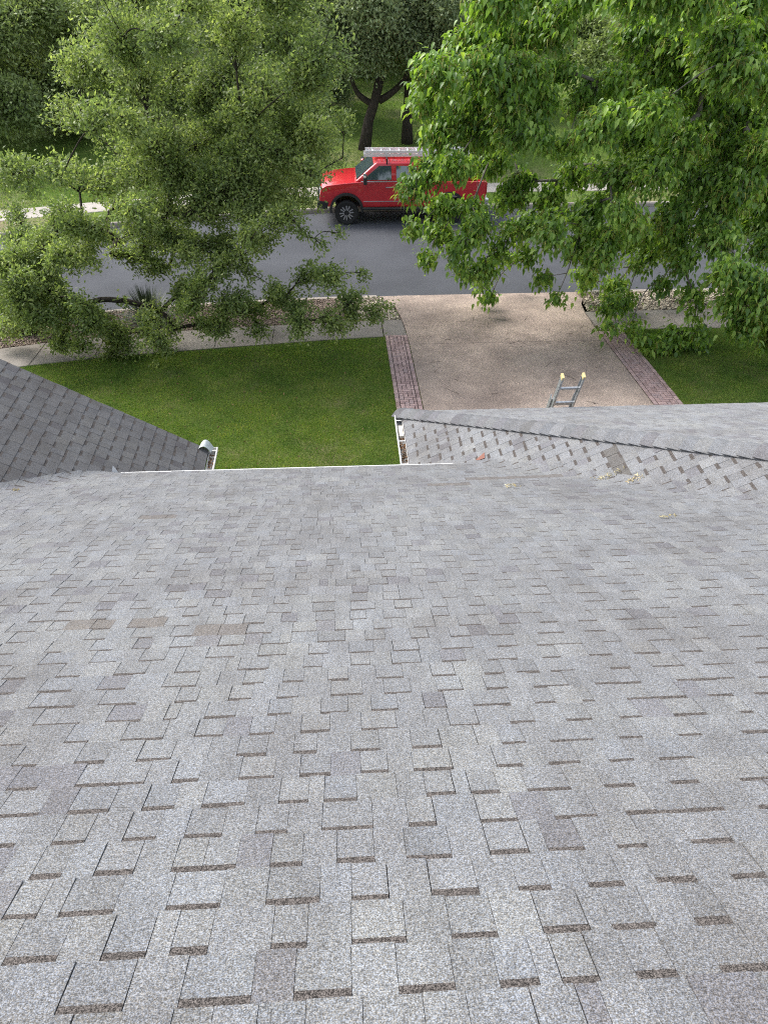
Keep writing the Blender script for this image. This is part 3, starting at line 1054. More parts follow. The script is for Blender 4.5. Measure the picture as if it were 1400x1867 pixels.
# ------------------------------------------------------------------ red pickup truck at the far kerb
trk = empty('pickup_truck', (-.60, 27.92, .03), 'red lifted crew cab pickup truck parked at the far kerb, facing left', 'pickup truck')
WB0, WB1, WR = .98, 4.62, .43
def arch(xc, r, n=10):
    return [(xc + r * math.cos(a), .50 + r * math.sin(a)) for a in np.linspace(pi - .12, .12, n)]
W_ = 1.98
low = [(.10, .66), (.42, .62)] + arch(WB0, .53) + [(1.62, .60), (3.80, .60)]
upl = [(3.80, 1.44), (1.42, 1.44), (.85, 1.395), (.30, 1.33), (.12, 1.24), (.05, 1.0), (.04, .8)]
b = MB(); b.prism(low + upl, 'y', .02, W_ - .02)
b.build('body', M_RED, trk, bevel=.035, smooth=True)
bed = [(3.81, .60)] + arch(WB1, .53) + [(5.25, .62), (5.86, .70), (5.90, 1.0), (5.88, 1.42), (3.81, 1.42)]
b = MB(); b.prism(bed, 'y', .02, .12); b.prism(bed, 'y', W_ - .12, W_ - .02)
b.box((5.86, W_ / 2, 1.06), (.06, W_ - .24, .7)); b.box((3.84, W_ / 2, 1.06), (.06, W_ - .24, .7))
b.build('truck_bed', M_RED, trk, bevel=.012)
MB().box((4.85, W_ / 2, .86), (2.0, W_ - .26, .04)).build('bed_liner', M_BLACK, trk)
# cab: frustum
zb, zt = 1.44, 2.04
B = [(1.27, .05), (3.78, .05), (3.78, W_ - .05), (1.27, W_ - .05)]
T_ = [(2.05, .20), (3.62, .20), (3.62, W_ - .20), (2.05, W_ - .20)]
b = MB(); b.add([(x, y, zb - .02) for x, y in B] + [(x, y, zt) for x, y in T_], [(3, 2, 1, 0), (4, 5, 6, 7), (0, 1, 5, 4), (1, 2, 6, 5), (2, 3, 7, 6), (3, 0, 4, 7)])
b.build('cab', M_RED, trk, bevel=.07, smooth=True)
def side_pt(x, z, near=True, out=.008):
    f = (z - zb) / (zt - zb)
    y = .05 + .15 * f - out
    return (x, y if near else W_ - y, z)
for near in (True, False):
    for nm, q in (('window', [(1.56, 1.50), (2.56, 1.50), (2.55, 1.93), (2.13, 1.93)]), ('window', [(2.73, 1.50), (3.50, 1.50), (3.42, 1.92), (2.72, 1.93)])):
        o_ = MB().add([side_pt(x, z, near, .010) for x, z in q] + [side_pt(x, z, near, -.02) for x, z in q],
                      [(0, 1, 2, 3), (7, 6, 5, 4)] + [(i, (i + 1) % 4, (i + 1) % 4 + 4, i + 4) for i in range(4)]).build(nm, M_GLASS, trk)
    yy = .012 if near else W_ - .012
    for x0_, x1_ in ((1.56, 2.635), (2.66, 3.72)):
        dr = [(x0_, .74), (x1_, .74), (x1_, 1.40), (x0_, 1.40)] if x0_ < 2 or near is None else [(x0_, .74), (x1_ - .12, .74), (x1_, .95), (x1_, 1.40), (x0_, 1.40)]
        door = MB().prism(dr, 'y', min(yy, yy + (.03 if near else -.03)), max(yy, yy + (.03 if near else -.03))).build('door', M_RED, trk, bevel=.008)
        s = -1 if near else 1
        MB().box((x1_ - .17, yy + s * .022, 1.27), (.22, .03, .032)).build('handle', M_CHROME, door, bevel=.008)
    s = -1 if near else 1
    MB().box((2.60, yy + s * .004, 1.462), (2.2, .03, .03)).build('belt_trim', M_CHROME, trk, bevel=.006)
    MB().box((2.64, yy + s * .006, .80), (2.12, .02, .022)).build('side_moulding', M_CHROME, trk)
    MB().tube([(1.55, yy + s * .05, .56), (4.05, yy + s * .05, .56)], .045, 8).build('side_step', M_BLACK, trk)
    mr = MB(); mr.box((1.64, yy + s * .17, 1.58), (.12, .22, .32)); mr.box((1.68, yy + s * .05, 1.52), (.05, .12, .05))
    mo = mr.build('mirror', M_BLACK, trk, bevel=.02)
    MB().box((1.62, yy + s * .17, 1.685), (.12, .225, .09)).build('mirror_cap', M_CHROME, mo, bevel=.02)
    for xc in (WB0, WB1):
        fb = MB(); V = []
        for a_ in np.linspace(pi + .12, -.12, 16):
            for r_, o_ in ((.515, 0), (.60, 0), (.585, .055), (.515, .06)):
                V.append((xc + r_ * math.cos(a_), yy - s * .01 + s * o_, .50 + r_ * math.sin(a_)))
        fs = [(i * 4 + k, i * 4 + (k + 1) % 4, (i + 1) * 4 + (k + 1) % 4, (i + 1) * 4 + k) for i in range(15) for k in range(4)]
        fs += [(0, 1, 2, 3), (63, 62, 61, 60)]
        fb.add(V, fs).build('fender_flare', M_BLACK, trk)
    MB().box((.10, .30 if near else W_ - .30, 1.10), (.10, .36, .22)).build('headlight', M_LAMP, trk, bevel=.03)
# windscreen and rear glass
def quad_panel(pts, name, m, n, th=.012):
    pts = [np.array(p, float) for p in pts]; n = np.array(n, float)
    MB().add([p + n * .006 for p in pts] + [p - n * th for p in pts], [(0, 1, 2, 3), (7, 6, 5, 4)] + [(i, (i + 1) % 4, (i + 1) % 4 + 4, i + 4) for i in range(4)]).build(name, m, trk)
nw = nrm(np.array([-(zt - zb), 0, .78]))
fx = lambda z: 1.27 + (2.05 - 1.27) * (z - zb) / (zt - zb)
quad_panel([(fx(1.5), .17, 1.5), (fx(1.96), .29, 1.96), (fx(1.96), W_ - .29, 1.96), (fx(1.5), W_ - .17, 1.5)], 'windscreen', M_GLASS, nw)
quad_panel([(3.77, .3, 1.52), (3.66, .35, 1.92), (3.66, W_ - .35, 1.92), (3.77, W_ - .3, 1.52)], 'rear_window', M_GLASS, (.97, 0, .25))
MB().box((.03, W_ / 2, .98), (.06, 1.2, .34)).build('grille', M_BLACK, trk, bevel=.02)
MB().prism([(-.06, .58), (.30, .54), (.36, .80), (-.02, .84)], 'y', .0, W_).build('front_bumper', M_BLACK, trk, bevel=.03)
MB().box((5.95, W_ / 2, .74), (.14, W_ - .1, .2)).build('rear_bumper', M_CHROME, trk, bevel=.03)
MB().box((5.90, .08, 1.2), (.04, .12, .36)).build('tail_light', mat('tail_light_red', (.35, .01, .01), .2), trk)
MB().box((5.90, W_ - .08, 1.2), (.04, .12, .36)).build('tail_light', bpy.data.materials['tail_light_red'], trk)
MB().box((2.9, W_ / 2, .56), (4.2, .9, .16)).build('chassis', M_BLACK, trk)
MB().prism([(2.25, 2.045), (2.42, 2.045), (2.40, 2.10), (2.36, 2.12)], 'y', W_ / 2 - .03, W_ / 2 + .03).build('roof_antenna', M_BLACK, trk)
for xc in (WB0, WB1):
    for yc, s in ((.15, -1), (W_ - .15, 1)):
        b = MB(); V, n = [], 28
        pr = [(.27, -.12), (.36, -.145), (WR - .02, -.13), (WR, -.09), (WR, .09), (WR - .02, .13), (.36, .145), (.27, .12)]
        for k in range(n):
            a_ = 2 * pi * k / n
            for j, (r_, o_) in enumerate(pr):
                rr = r_ - (.012 if (k % 2 and j in (3, 4)) else 0)
                V.append((xc + rr * math.cos(a_), yc + o_, WR - .03 + rr * math.sin(a_)))
        m_ = len(pr)
        fs = [(i * m_ + k, i * m_ + (k + 1) % m_, ((i + 1) % n) * m_ + (k + 1) % m_, ((i + 1) % n) * m_ + k) for i in range(n) for k in range(m_)]
        wh = b.add(V, fs).build('wheel', M_RUBBER, trk)
        b = MB(); b.tube([(xc, yc - .10, WR - .03), (xc, yc + .10, WR - .03)], .275, 24); b.build('rim', M_BLACK, wh)
        b = MB()
        for k in range(6):
            for dv in (-.16, .16):
                a_ = 2 * pi * k / 6 + .3
                p0_ = np.array([xc + .09 * math.cos(a_ + dv * 1.5), yc + s * .105, WR - .03 + .09 * math.sin(a_ + dv * 1.5)])
                p1_ = np.array([xc + .255 * math.cos(a_ + dv * 1.35), yc + s * .115, WR - .03 + .255 * math.sin(a_ + dv * 1.35)])
                b.bar(p0_, p1_, .038, .02, upv=(0, 1, 0))
        b.build('spokes', M_RIMS, wh)
        MB().tube([(xc, yc + s * .08, WR - .03), (xc, yc + s * .135, WR - .03)], .05, 12).build('hub_cap', M_BLACK, wh)
for xc in (2.05, 4.3):
    zz = 2.14
    b = MB(); b.bar((xc + .35, .16, zz), (xc + .35, W_ - .16, zz), .04, .04)
    for y_ in (.18, W_ - .18):
        b.bar((xc + .35, y_, zz), (xc + .35, y_, 1.98 if xc < 3 else 1.42), .04, .04, upv=(1, 0, 0))
    b.build('ladder_rack', M_BLACK, trk)
lad2 = empty('extension_ladder', (.9, 28.6, 2.2), 'silver extension ladder lying flat on the red truck roof rack', 'ladder')
for dz in (0, .105):
    ladder(lad2, (.12 + dz * .6, 0, .03 + dz), (4.9, 0, .03 + dz), (0, 1, 0), .46, 16, caps=False, start=.2, rail=(.028, .085), pitch=.305, m=M_ALUW)

# ------------------------------------------------------------------ trees
def tubes_np(A, B_, C_, ra, rc, n=3):
    """many thin 3-point tubes at once"""
    k = len(A)
    d = nrm(C_ - A)
    ref = np.where(np.abs(d[:, 2:3]) < .9, np.array([[0, 0, 1.0]]), np.array([[1.0, 0, 0]]))
    s = nrm(np.cross(d, ref)); u = np.cross(s, d)
    V = []
    for P, r in ((A, ra), (B_, (ra + rc) / 2), (C_, rc)):
        for j in range(n):
            a = 2 * pi * j / n
            V.append(P + (s * math.cos(a) + u * math.sin(a)) * np.reshape(r, (-1, 1)))
    V = np.stack(V, 1).reshape(-1, 3)
    f = []
    for i in range(2):
        for j in range(n):
            f.append((i * n + j, i * n + (j + 1) % n, (i + 1) * n + (j + 1) % n, (i + 1) * n + j))
    Fc = (np.array(f)[None] + (np.arange(k) * 3 * n)[:, None, None]).reshape(-1, 4)
    return V, Fc


def leaf_mesh(name, P, d, nn, L, kind, m):
    s = nrm(np.cross(d, nn))
    nn = np.cross(s, d)
    if kind == 'oval':
        T = np.array([(0, 0, 0), (-.22, .5, .05), (.22, .5, .05), (0, 1, -.03)])
        fc = np.array([(0, 2, 1), (1, 2, 3)])
    elif kind == 'heart':
        T = np.array([(0, 0, 0), (-.22, .14, .07), (.22, .14, .07), (0, .30, -.02), (-.26, .42, .06), (.26, .42, .06), (0, .64, -.07), (0, 1.08, -.22)])
        fc = np.array([(0, 3, 1), (0, 2, 3), (1, 3, 4), (3, 2, 5), (4, 3, 6), (3, 5, 6), (4, 6, 7), (6, 5, 7)])
    else:
        T = np.array([(-.5, 0, 0), (.5, 0, 0), (0, 1, 0)])
        fc = np.array([(0, 1, 2)])
    L = np.reshape(L, (-1, 1, 1))
    V = P[:, None, :] + (s[:, None, :] * T[None, :, 0:1] + d[:, None, :] * T[None, :, 1:2] + nn[:, None, :] * T[None, :, 2:3]) * L
    k = len(T)
    Fc = (fc[None] + (np.arange(len(P)) * k)[:, None, None]).reshape(-1, 3)
    return np_mesh(name, V.reshape(-1, 3), Fc, m)


def soften(pts, rs):
    pts, rs = np.array(pts, float), np.array(rs, float)
    for _ in range(2):
        if len(pts) < 3: break
        a, b_ = pts[:-1] * .75 + pts[1:] * .25, pts[:-1] * .25 + pts[1:] * .75
        ra, rb = rs[:-1] * .75 + rs[1:] * .25, rs[:-1] * .25 + rs[1:] * .75
        q = np.stack([a, b_], 1).reshape(-1, 3); qr = np.stack([ra, rb], 1).ravel()
        pts = np.concatenate([pts[:1], q[1:-1], pts[-1:]]); rs = np.concatenate([rs[:1], qr[1:-1], rs[-1:]])
    return pts, rs


class Skeleton:
    """limbs that reach from a trunk to every clump of a crown; radii follow the number of clumps carried"""
    def __init__(self, trunk, r_tip=.018, power=.48, wiggle=.16):
        self.p = [np.array(q, float) for q in trunk]
        self.par = [-1] + list(range(len(trunk) - 1))
        self.w = [0] * len(trunk)
        self.nt = len(trunk)
        self.r_tip, self.power, self.wig = r_tip, power, wiggle
        self.paths = []

    def reach(self, c, r):
        P = np.array(self.p)
        start = max(1, self.nt - 3)
        d = np.linalg.norm(P - c, axis=1)
        rise = np.maximum(0, (c[2] - P[:, 2]) * 1.6 if self.hang else P[:, 2] - c[2])
        cost = d + .5 * rise
        cost[:start] = 1e9
        i = int(np.argmin(cost))
        a = P[i]
        n = max(2, int(d[i] / .45))
        prev, ids = i, [i]
        w = r.normal(0, self.wig, 3) * d[i] * .5
        for k in range(1, n + 1):
            f = k / n
            q = a * (1 - f) + c * f + w * math.sin(f * pi) + np.array([0, 0, .10 * d[i] * math.sin(f * pi)]) + r.normal(0, .03, 3) * (k < n)
            self.p.append(q); self.par.append(prev); self.w.append(0)
            prev = len(self.p) - 1
            ids.append(prev)
        self.paths.append(ids)
        j = prev
        while j >= 0:
            self.w[j] += 1
            j = self.par[j]
        return prev

    def radius(self, i): return self.r_tip * max(self.w[i], .6) ** self.power

    def build(self, trunk_r, m, root, limb_name='limb'):
        b = MB()
        tr = [max(trunk_r * (1.25 if k == 0 else 1.0 - .3 * k / self.nt), self.radius(k)) for k in range(self.nt)]
        b.tube(self.p[:self.nt], tr, 12)
        b.build('trunk', m, root, smooth=True)
        big, small = [], []
        for ids in self.paths:
            rs = [self.radius(i) for i in ids]
            rs[0] = min(rs[0], rs[1] * 1.25)
            (big if rs[1] > .035 else small).append((ids, rs))
        for ids, rs in big:
            b = MB(); b.tube(*soften([self.p[i] for i in ids], rs), 7); b.build(limb_name, m, root, smooth=True)
        if small:
            b = MB()
            for ids, rs in small: b.tube(*soften([self.p[i] for i in ids], rs), 4)
            b.build('small_branches', m, root, smooth=True, kind='stuff')


def make_tree(name, label, trunk, trunk_r, clumps, leaf, m_leaf, m_bark, seed, twigs=60, per_twig=14, L=(.04, .07), group=None,
              droop=0.0, single=0, r_tip=.018, catkin=0, hang=False, spread=.10, flat=.75, wig=.16, cat='tree', power=.48, twig_r=.006):
    """clumps: list of (x,y,z,radius[,density])"""
    r = np.random.default_rng(seed)
    base = np.array(trunk[0], float)
    root = empty(name, base, label, cat, group)
    sk = Skeleton([np.array(q, float) - base for q in trunk], r_tip, power, wig); sk.hang = hang
    tp = sk.p[-1]
    cl = [(np.array(c[:3], float) - base, c[3], c[4] if len(c) > 4 else 1.0) for c in clumps]
    cl.sort(key=lambda c: np.linalg.norm(c[0] - tp))
    A, B_, C_ = [], [], []
    for c, rad, den in cl:
        e = sk.reach(c, r)
        path = sk.paths[-1]
        n = max(4, int(twigs * den * (rad / 1.0) ** 2.0))
        u = nrm(r.normal(0, 1, (n, 3)))
        rr = rad * r.uniform(.25, 1.0, n)[:, None] ** .6
        tips = c + u * rr * np.array([1, 1, flat])
        ii = np.array(path)[np.clip((len(path) - 1 - np.abs(r.normal(0, .28 * len(path), n))).astype(int), 0, len(path) - 1)]
        near = np.array([sk.p[i] for i in ii])
        lim = .9 * rad + .25
        dv = near - c
        dl = np.linalg.norm(dv, axis=1, keepdims=True)
        near = np.where(dl > lim, c + dv / (dl + 1e-9) * lim * 0 + 0 * dv, near)
        mid = near * .45 + tips * .55 + r.normal(0, .09, (n, 3)) * rad + np.array([0, 0, .10]) * rad
        tips = tips - np.array([0, 0, droop * .35]) * rad
        A.append(near); B_.append(mid); C_.append(tips)
    A, B_, C_ = np.concatenate(A), np.concatenate(B_), np.concatenate(C_)
    sk.build(trunk_r, m_bark, root)
    V, Fc = tubes_np(A, B_, C_, np.full(len(A), twig_r), np.full(len(A), twig_r * .4))
    obj('twigs', np_mesh('twigs', V, Fc, m_bark), root, kind='stuff')
    k = per_twig
    f = r.uniform(.25, 1.05, (len(A), k))[..., None]
    P = np.where(f < .5, A[:, None] * (1 - 2 * f) + B_[:, None] * 2 * f, B_[:, None] * (2 - 2 * f) + C_[:, None] * (2 * f - 1))
    P = (P + r.normal(0, spread, P.shape) * np.array([1, 1, .8])).reshape(-1, 3)
    ax = np.repeat(nrm(C_ - B_), k, 0)
    n = len(P)
    rad = nrm(r.normal(0, 1, (n, 3)))
    if droop:
        d = nrm(ax * .45 + rad * .75 + np.array([0, 0, -droop]))
        nn = nrm(rad * .8 + np.array([0, 0, .9]) + ax * .3 + r.normal(0, .25, (n, 3)))
    else:
        d = nrm(ax * .7 + rad * .9 + np.array([0, 0, .1]))
        nn = nrm(r.normal(0, .8, (n, 3)) + np.array([0, -.25, .55]))
    Ls = r.uniform(*L, n)
    if single:
        W = P + base - EYE
        z = W @ FW
        px, py = 700 + 1400 * (W @ RT) / z, 933 - 1400 * (W @ UP) / z
        ok = (px > 0) & (px < 1400) & (py > 0) & (py < 1867)
        score = np.where(ok, Ls / z * (1 + .35 * r.random(n)), 0)
        order = np.argsort(-score)
        one, rest = order[:single], order[single:]
        for i in one:
            me = leaf_mesh('leaf', np.zeros((1, 3)), d[i:i + 1], nn[i:i + 1], Ls[i:i + 1], leaf, m_leaf)
            o = obj('leaf', me, root); o.location = P[i]
        P, d, nn, Ls = P[rest], d[rest], nn[rest], Ls[rest]
    obj('foliage', leaf_mesh('foliage', P, d, nn, Ls, leaf, m_leaf), root, kind='stuff')
    if catkin:
        q = r.integers(0, len(C_), catkin)
        a = C_[q] + r.normal(0, .05, (catkin, 3)) + np.array([0, 0, .05])
        out = nrm(np.stack([r.normal(0, 1, catkin), r.normal(0, 1, catkin), np.zeros(catkin)], 1))
        ln = r.uniform(.10, .2, catkin)[:, None]
        b2 = a + out * ln * .55 + np.array([0, 0, .02]); c2 = a + out * ln * .9 - np.array([0, 0, 1]) * ln * .6
        V, Fc = tubes_np(a, b2, c2, np.full(catkin, .011), np.full(catkin, .008))
        obj('catkins', np_mesh('catkins', V, Fc, M_CATK), root, kind='stuff')
    return root


# --- spreading live oak at the left of the front yard
R1 = np.random.default_rng(21)
def C(px, py, y, rad, den=1.0, jit=0.0):
    p = at(px, py, y)
    return (p[0], p[1], p[2], rad, den)
oak = []
for px, py, rad, den in [(250, -40, 1.0, 1), (350, -50, 1.0, 1), (450, -40, 1.0, 1), (540, -20, .9, 1), (160, -40, .8, .7),
                         (230, 50, 1.0, 1), (320, 50, 1.0, 1), (420, 40, 1.0, 1), (510, 60, 1.0, 1), (560, 85, .7, .9),
                         (175, 125, .7, .8), (240, 145, 1.0, 1), (330, 140, 1.0, 1), (420, 150, 1.0, 1), (510, 155, 1.0, 1), (565, 165, .75, 1),
                         (130, 235, .7, .6), (195, 240, .9, .9), (280, 240, 1.0, 1), (370, 240, 1.0, 1), (460, 250, 1.0, 1), (550, 250, .9, 1), (590, 245, .5, 1),
                         (50, 330, .7, .7), (125, 330, .8, .75), (205, 325, .9, .85), (295, 330, 1.0, 1), (390, 330, 1.0, 1), (330, 290, .9, 1), (430, 295, .9, 1), (520, 290, .8, 1), (240, 290, .8, 1), (480, 325, .9, 1), (555, 325, .8, 1), (585, 300, .45, 1),
                         (30, 405, .75, .9), (100, 405, .8, .8), (190, 395, .6, .6), (295, 400, .75, .8), (380, 400, .8, .9), (455, 385, .75, .9), (525, 375, .6, .9), (575, 370, .45, .7),
                         (150, 405, .5, .8), (240, 375, .5, .8), (270, 420, .45, .8), (330, 405, .5, .9), (420, 405, .5, .9), (200, 435, .4, .8), (280, 480, .4, .7), (320, 500, .35, .7), (120, 500, .45, .8), (190, 480, .35, .7), (20, 475, .75, 1), (85, 475, .7, 1), (160, 455, .5, .8), (255, 455, .5, .75), (340, 455, .6, .75), (420, 440, .55, .8), (465, 410, .45, .8),
                         (25, 545, .75, 1), (90, 530, .6, 1), (60, 440, .7, 1), (130, 440, .6, .9), (60, 500, .7, 1), (10, 590, .6, 1), (235, 430, .5, .8), (300, 450, .5, .8), (380, 430, .5, .8), (500, 400, .5, .8), (150, 490, .4, .9)]:
    oak.append(C(px + R1.uniform(-28, 28), py + R1.uniform(-30, 30), 18.6 + R1.uniform(-2.0, 2.4), rad * R1.uniform(.62, 1.12), den))
    if R1.random() < .5:
        oak.append(C(px + R1.uniform(-45, 45), py + R1.uniform(-45, 45), 18.2 + R1.uniform(-2.0, 2.4), rad * R1.uniform(.35, .6), den))
    if py < 300 and R1.random() < .55:
        oak.append(C(px + R1.uniform(-30, 30), py + R1.uniform(-30, 30), 21.2 + R1.uniform(-.5, 1.6), rad, den * .8))
for px, py, rad, den in [(385, 505, .5, 1), (355, 550, .42, 1), (430, 545, .5, 1), (410, 590, .42, 1), (470, 565, .46, 1), (520, 545, .46, 1), (560, 500, .40, .9), (610, 515, .46, .9),
                         (645, 555, .46, 1), (680, 575, .36, .9), (600, 580, .44, 1), (540, 590, .42, 1), (480, 605, .28, .9), (395, 615, .22, .7), (655, 500, .22, .7), (580, 455, .22, .6), (560, 430, .2, .7), (615, 420, .18, .6),
                         (30, 560, .5, 1.1), (60, 560, .45, 1), (105, 545, .4, 1), (40, 520, .5, 1), (105, 580, .36, 1), (330, 530, .3, .8), (450, 500, .3, .8), (440, 460, .3, .8), (500, 520, .25, .8), (560, 560, .35, 1), (640, 590, .25, 1), (165, 600, .46, 1), (215, 612, .42, 1), (265, 620, .36, .8), (120, 625, .38, .9), (65, 590, .45, 1), (200, 640, .32, .8), (150, 545, .3, .6), (320, 600, .3, .7), (300, 560, .3, .6), (350, 480, .45, .8), (410, 470, .4, .8), (480, 440, .4, .8), (300, 640, .2, .7), (290, 670, .15, .5), (230, 660, .2, .6), (180, 425, .4, .7), (255, 400, .5, .7), (220, 540, .2, .6)]:
    oak.append(C(px + R1.uniform(-10, 10), py + R1.uniform(-10, 10), 16.9 + R1.uniform(-.5, .7), rad, den * 1.25))
R3 = np.random.default_rng(61)
for px, py, rad in [(20, 470, .6), (70, 450, .55), (25, 530, .6), (75, 510, .55), (110, 470, .45), (35, 590, .5), (85, 570, .5), (130, 560, .42), (110, 610, .42), (165, 585, .42), (150, 630, .34), (205, 605, .4),
                    (240, 640, .32), (275, 610, .34), (195, 650, .26), (300, 650, .24), (260, 580, .3), (330, 570, .36), (350, 520, .42), (290, 480, .38), (330, 450, .42), (255, 450, .34), (130, 420, .42), (190, 430, .34), (310, 620, .28), (375, 600, .34), (240, 670, .2), (400, 480, .4), (450, 445, .4)]:
    oak.append(C(px + R3.uniform(-8, 8), py + R3.uniform(-8, 8), 17.0 + R3.uniform(-.5, .9), rad, 1.15))
tb = np.array([-8.15, 19.0, float(G(0, 19.0)) - .05])
make_tree('live_oak_tree', 'spreading live oak with small olive leaves left of the driveway, overhanging the lawn', [tb, tb + (.1, 0, .9), tb + (.45, -.05, 1.7), tb + (1.1, -.1, 2.4), tb + (1.8, -.2, 2.9)],
          .27, oak, 'oval', M_OAK, M_BARK, 5, twigs=150, per_twig=26, L=(.07, .115), r_tip=.010, spread=.085, flat=.8, wig=.07, power=.50)

# --- broad-leaved tree at the right of the driveway
R2 = np.random.default_rng(33)
br = []
rows = [(900, -10, .7), (980, -30, .7), (1070, -20, .5), (1160, -30, .7), (1260, -20, .8), (1360, -20, .8), (1450, -10, .8),
        (850, 70, .5), (925, 60, .7), (1000, 50, .6), (1150, 60, .45), (1230, 60, .7), (1310, 60, .75), (1400, 60, .8), (1470, 100, .8),
        (795, 120, .5), (870, 130, .65), (950, 125, .6), (1010, 130, .35), (1120, 140, .4), (1180, 130, .55), (1260, 130, .7), (1340, 120, .7), (1420, 140, .75),
        (775, 180, .45), (840, 190, .6), (915, 190, .6), (985, 185, .45), (1065, 180, .5), (1125, 165, .4), (1195, 195, .55), (1280, 200, .7), (1360, 200, .7),
        (800, 245, .5), (870, 250, .55), (930, 240, .45), (1085, 235, .55), (1155, 245, .55), (1240, 260, .65), (1320, 270, .7), (1400, 270, .7),
        (775, 310, .42), (830, 300, .42), (895, 295, .48), (945, 330, .35), (1030, 270, .35), (980, 250, .35), (960, 420, .3), (1045, 460, .32), (1110, 430, .35), (1190, 450, .4), (1240, 480, .32), (905, 460, .28), (850, 500, .25), (1140, 550, .3), (1065, 500, .28), (1040, 320, .45), (1000, 400, .3), (1060, 410, .3), (1110, 320, .5), (1180, 320, .55), (1260, 330, .65), (1340, 340, .7), (1420, 340, .7),
        (752, 348, .35), (800, 375, .36), (860, 375, .3), (930, 362, .45), (1000, 370, .42), (1070, 385, .45), (1140, 395, .5), (1220, 400, .55), (1300, 400, .6), (1380, 410, .6),
        (752, 415, .22), (805, 425, .4), (870, 420, .42), (935, 415, .40), (1000, 430, .38), (1080, 440, .45), (1150, 430, .45), (1230, 440, .45), (1310, 440, .5), (1390, 450, .5),
        (780, 470, .25), (835, 462, .32), (885, 495, .32), (895, 540, .2), (955, 465, .3), (990, 505, .22), (1015, 540, .18), (1090, 475, .4), (1120, 520, .38), (1105, 560, .30), (1165, 480, .35), (1205, 515, .25)]
for px, py, rad in rows:
    br.append(C(px, py, 18.3 + R2.uniform(-1.5, 1.9), rad, 1.0))
    if R2.random() < .45 and px > 850:
        br.append(C(px + R2.uniform(-25, 25), py + R2.uniform(-25, 25), 20.6 + R2.uniform(-.4, 1.2), rad * .8, .6))
for px, py, rad in [(1105, 598, .16), (1150, 592, .17), (1265, 540, .22), (1265, 575, .16), (1225, 610, .32), (1258, 635, .32), (1205, 640, .28), (1240, 660, .26), (1180, 625, .2), (1275, 610, .2)]:
    br.append(C(px, py, 17.0 + R2.uniform(-.3, .4), rad, 1.3))
for px, py, rad in [(1320, 500, .42), (1375, 510, .45), (1330, 555, .40), (1400, 560, .45), (1350, 600, .32), (1405, 610, .42), (1440, 540, .5), (1440, 620, .4)]:
    br.append(C(px, py, 15.8 + R2.uniform(-.4, .4), rad, 1.25))
tb = np.array([11.6, 18.4, float(G(0, 18.4)) - .05])
make_tree('broadleaf_tree', 'tall tree with large drooping bright green leaves right of the driveway', [tb, tb + (-.1, 0, 1.2), tb + (-.4, .05, 2.4), tb + (-.9, .1, 3.4), tb + (-1.7, .1, 4.2)],
          .21, br, 'heart', M_BROAD, M_BARKG, 9, twigs=170, per_twig=18, L=(.09, .19), droop=.5, single=300, r_tip=.009, catkin=9000, hang=True, spread=.12, wig=.12, twig_r=.006)


# --- trees beyond the road
def park_tree(px, py, y, trunk_h, rx, rz, label, m, seed, lean=(0, 0), name='oak_tree', n=14, tr=.2, group=None, density=1.0, x=None, fork=False, low=0.35):
    r = np.random.default_rng(seed)
    p = at(px, py, y)
    zb_ = float(F(0, y))
    b_ = np.array([p[0], y, zb_ - .05])
    tp = b_ + np.array([lean[0], lean[1], trunk_h])
    trunk = [b_, b_ * .6 + tp * .4 + np.array([-.1, 0, 0]) * (1 if fork else .3), tp * .7 + b_ * .3, tp]
    cl = []
    cc = tp + np.array([0, 0, rz * .62])
    i = 0
    while len(cl) < n and i < 400:
        i += 1
        u = r.uniform(-1, 1, 3)
        if np.linalg.norm(u) > 1 or u[2] < -low - .35: continue
        q = cc + u * np.array([rx, rx, rz])
        rad = r.uniform(.9, 1.35) * rx / 3.4
        if all(np.linalg.norm((q - np.array(c[:3])) / 1.0) > .62 * (rad + c[3]) for c in cl):
            cl.append((q[0], q[1], q[2], rad, density))
    return make_tree(name, label, trunk, tr, cl, 'oval', m, M_BARK, seed, twigs=95, per_twig=24, L=(.13, .21), r_tip=.022, spread=.2, flat=.85, group=group, twig_r=.01, wig=.08)


BG = 'trees beyond the road'
park_tree(664, 268, 37.6, 3.0, 3.9, 3.3, 'dark live oak with leaning forked trunk on the grass behind the red truck', M_OAKG, 41, lean=(.75, .3), low=.12, n=28, tr=.24, fork=True, group=BG)
lt_ = bpy.data.objects['oak_tree']
for pts in ([(.62, .2, 1.85), (.15, .3, 1.95), (-.35, .3, 2.35), (-.6, .3, 3.1)], [(.68, .25, 2.0), (1.15, .2, 2.25), (1.75, .2, 2.75), (2.1, .2, 3.4)]):
    MB().tube(*soften(pts, [.16, .14, .11, .06]), 8).build('limb', M_BARK, lt_, smooth=True)
park_tree(742, 268, 38.6, 2.9, 3.3, 3.0, 'live oak with straight trunk on the grass just right of the forked one', M_OAKG, 42, low=.12, n=20, tr=.23, group=BG)
park_tree(-20, 215, 40, 1.0, 5.4, 3.6, 'dark oak over dry ground at the far left beyond the road', M_OAKD, 43, n=22, tr=.25, group=BG)
park_tree(200, 185, 43, 1.2, 4.6, 3.4, 'dark oak rising behind the near live oak crown', M_OAKD, 44, n=18, tr=.25, group=BG)
park_tree(480, 150, 54, 2.6, 4.6, 4.0, 'grey green oak deep in the park behind the forked oak', M_OAKG, 45, n=18, tr=.25, group=BG)
park_tree(1140, 300, 36.5, 3.2, 3.2, 3.0, 'oak with slim dark trunk seen through the broadleaf tree', M_OAKD, 46, n=14, tr=.17, group=BG)
park_tree(700, 120, 56, 1.6, 4.4, 3.2, 'grey green oak behind the two trunks near the red truck', M_OAKG, 50, n=20, tr=.22, group=BG, low=.6)
